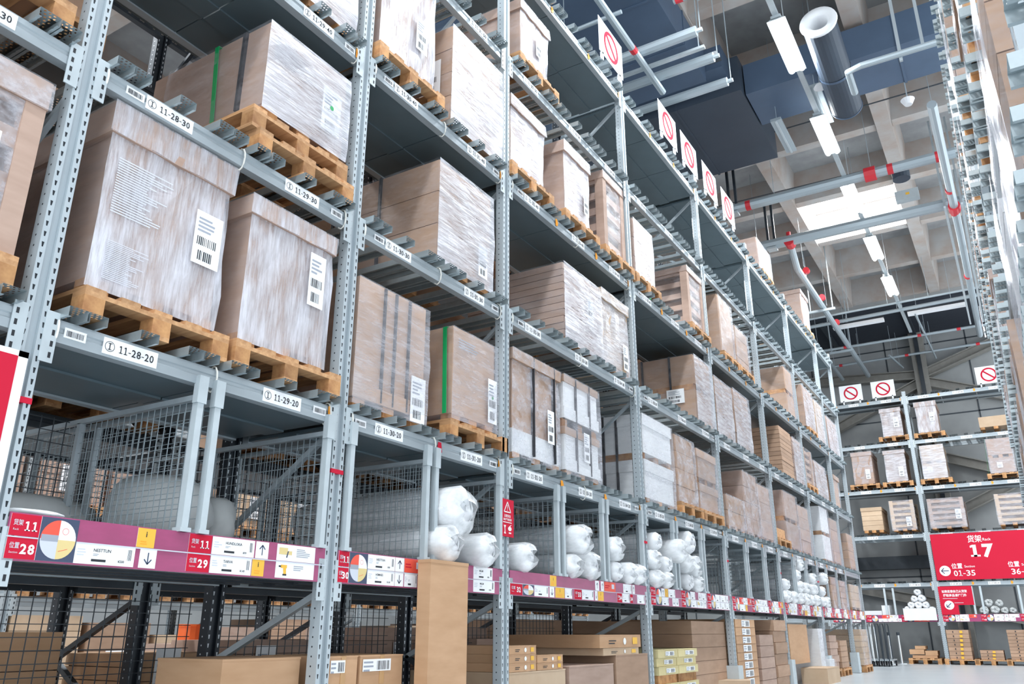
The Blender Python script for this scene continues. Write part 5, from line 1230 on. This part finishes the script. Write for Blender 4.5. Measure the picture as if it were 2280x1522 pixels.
# branch pipes hanging below the navy duct over rack 11
for q, (y, r_, z, xe) in enumerate(((8.15, 0.03, 8.5, 0.1), (9.02, 0.075, 8.5, 0.82), (9.66, 0.075, 8.5, 0.85), (10.3, 0.07, 8.5, 0.85))):
    o = pipe('%s of the cross pipes hanging below the navy duct' % ['nearest thin one', 'second', 'third', 'farthest'][q], [(-5, y, z), (xe, y, z)], r_, clamps=3 if q == 0 else 0)
    if q: 
        m_ = MB(); m_.tube([(xe, y, z), (xe + 0.08, y, z)], 0.03, 'steel_light', 8); m_.tube([(xe + 0.05, y, z), (xe + 0.05, y, 10.9)], 0.008, 'pipe', 5); obj('end_rod', m_, o)
m_ = MB(); m_.box(-4, 0.83, 9.28, 9.34, 8.42, 8.46, 'steel_light'); m_.tube([(0.75, 9.3, 8.44), (0.75, 9.3, 10.9)], 0.008, 'pipe', 5); tag(obj('channel_rail', m_), 'slotted white channel between the cross pipes below the navy duct', 'rail')
pipe('grey pipe running along the aisle below the cross pipes with one red band', [(0.0, 2.0, 8.35), (0.0, 9.85, 8.35)], 0.05, bands=(0.86,))
pipe('grey pipe at the top edge with red coupling beside the big lamp', [(0.62, 8.75, 8.9), (4.5, 8.9, 8.9)], 0.055, bands=(0.02, 0.21))
pipe('grey elbow pipe crossing below the round air outlet', [(2.42, 11.5, 8.45), (2.42, 11.0, 8.5), (2.6, 10.95, 8.5), (4.9, 11.0, 8.5)], 0.05, bands=(0.66,))
for q, (x, y, z0, z1) in enumerate(((3.12, 11.0, 8.4, 10.9), (3.42, 11.2, 8.7, 10.9), (0.95, 8.8, 8.8, 10.9))):
    m_ = MB(); m_.box(x - 0.022, x + 0.022, y - 0.02, y + 0.02, z0, z1, 'post'); tag(obj('channel_strut', m_), '%s perforated strut hanging from the ceiling' % ['central', 'right', 'left'][q], 'strut')
for q, (x, y) in enumerate(((-0.55, 15.1), (-0.30, 17.15))):
    m_ = MB()
    for xx in (x, x + 0.14): m_.box(xx - 0.025, xx + 0.025, y - 0.03, y + 0.03, 8.95, 10.18, 'steel_dark')
    m_.box(x - 0.03, x + 0.17, y - 0.1, y + 0.1, 8.86, 8.90, 'steel_light'); tag(obj('strut_pair', m_), 'pair of dark struts holding the %s cross pipe' % ['thick', 'thickest'][q], 'strut')
# vertical services beside the right hand rack
pipe('tall grey service pipe with red coupling rising along the right rack top', [(3.38, 12.9, 8.75), (3.42, 18.2, 8.75), (3.42, 25.5, 8.75)], 0.075, bands=(0.25, 0.33, 0.62), clamps=6)
m_ = MB(); m_.tube([(3.41, 16.75, 8.75), (3.41, 17.0, 8.75)], 0.11, 'pipe_red', 10); tag(obj('pipe_coupling', m_), 'red coupling on the service pipe beside the right rack', 'coupling')
for q, x in enumerate((3.25, 3.55)):
    m_ = MB(); m_.box(x - 0.02, x + 0.02, 16.5, 24.0, 8.62, 8.66, 'steel_light')
    for y in (17.0, 19.0, 21.0, 23.8): m_.box(x - 0.02, x + 0.02, y - 0.02, y + 0.02, 8.66, 10.9, 'steel')
    tag(obj('channel_rail', m_), '%s channel rail under the right service pipe' % ['left', 'right'][q], 'rail')
# small fittings
m_ = MB(); m_.prism([(0.16 * math.cos(t), 0.16 * math.sin(t)) for t in [i * math.pi / 8 for i in range(16)]], 0, 0.22, 'duct_dark'); tag(obj('ceiling_fan_unit', m_, None, (2.62, 16.0, 9.2)), 'small dark round fitting at the skylight corner', 'fitting')
m_ = MB(); m_.box(-0.22, 0.22, -0.1, 0.1, 0, 0.2, 'steel_light'); m_.box(-0.02, 0.05, -0.104, -0.1, 0.08, 0.13, 'yellow'); tag(obj('junction_box', m_, None, (2.62, 17.0, 9.22)), 'grey box with yellow mark on the pipe by the skylight', 'box')
m_ = MB(); m_.tube([(0, 0, 0), (0, 0, 0.10)], [0.06, 0.11], 'white', 14); m_.tube([(0, 0, 0.10), (0, 0, 2.0)], 0.01, 'pipe', 5); tag(obj('smoke_detector', m_, None, (3.05, 13.2, 9.05)), 'small white detector hanging near the right rack top', 'detector')
m_ = MB(); m_.tube([(0, 0, 0), (0, 0, 0.05)], [0.10, 0.07], 'white', 14); m_.tube([(0, 0, 0.05), (0, 0, 2.2)], 0.008, 'pipe', 5); tag(obj('smoke_detector', m_, None, (1.92, 11.75, 8.9)), 'small white detector just beyond the nearest lit lamp', 'detector')
m_ = MB(); m_.box(-0.06, 0.06, -0.05, 0.05, 0, 0.09, 'white'); m_.box(-0.1, 0.1, -0.08, 0.08, -0.02, 0, 'steel_dark'); tag(obj('sensor_box', m_, None, (0.70, 10.2, 8.9)), 'small white sensor box beside the last hanging rod', 'sensor')
for q, (a, b) in enumerate((((-6, 15.75, 9.6), (4.9, 16.1, 9.6)), ((-6, 14.4, 10.1), (4.9, 14.5, 10.1)), ((-6, 18.4, 9.3), (4.9, 17.6, 9.3)))):
    m_ = MB(); m_.tube([a, b], 0.014, 'cable', 5); tag(obj('conduit', m_), '%s dark conduit strung across below the waffle ceiling' % ['middle', 'nearest', 'farthest'][q], 'conduit')
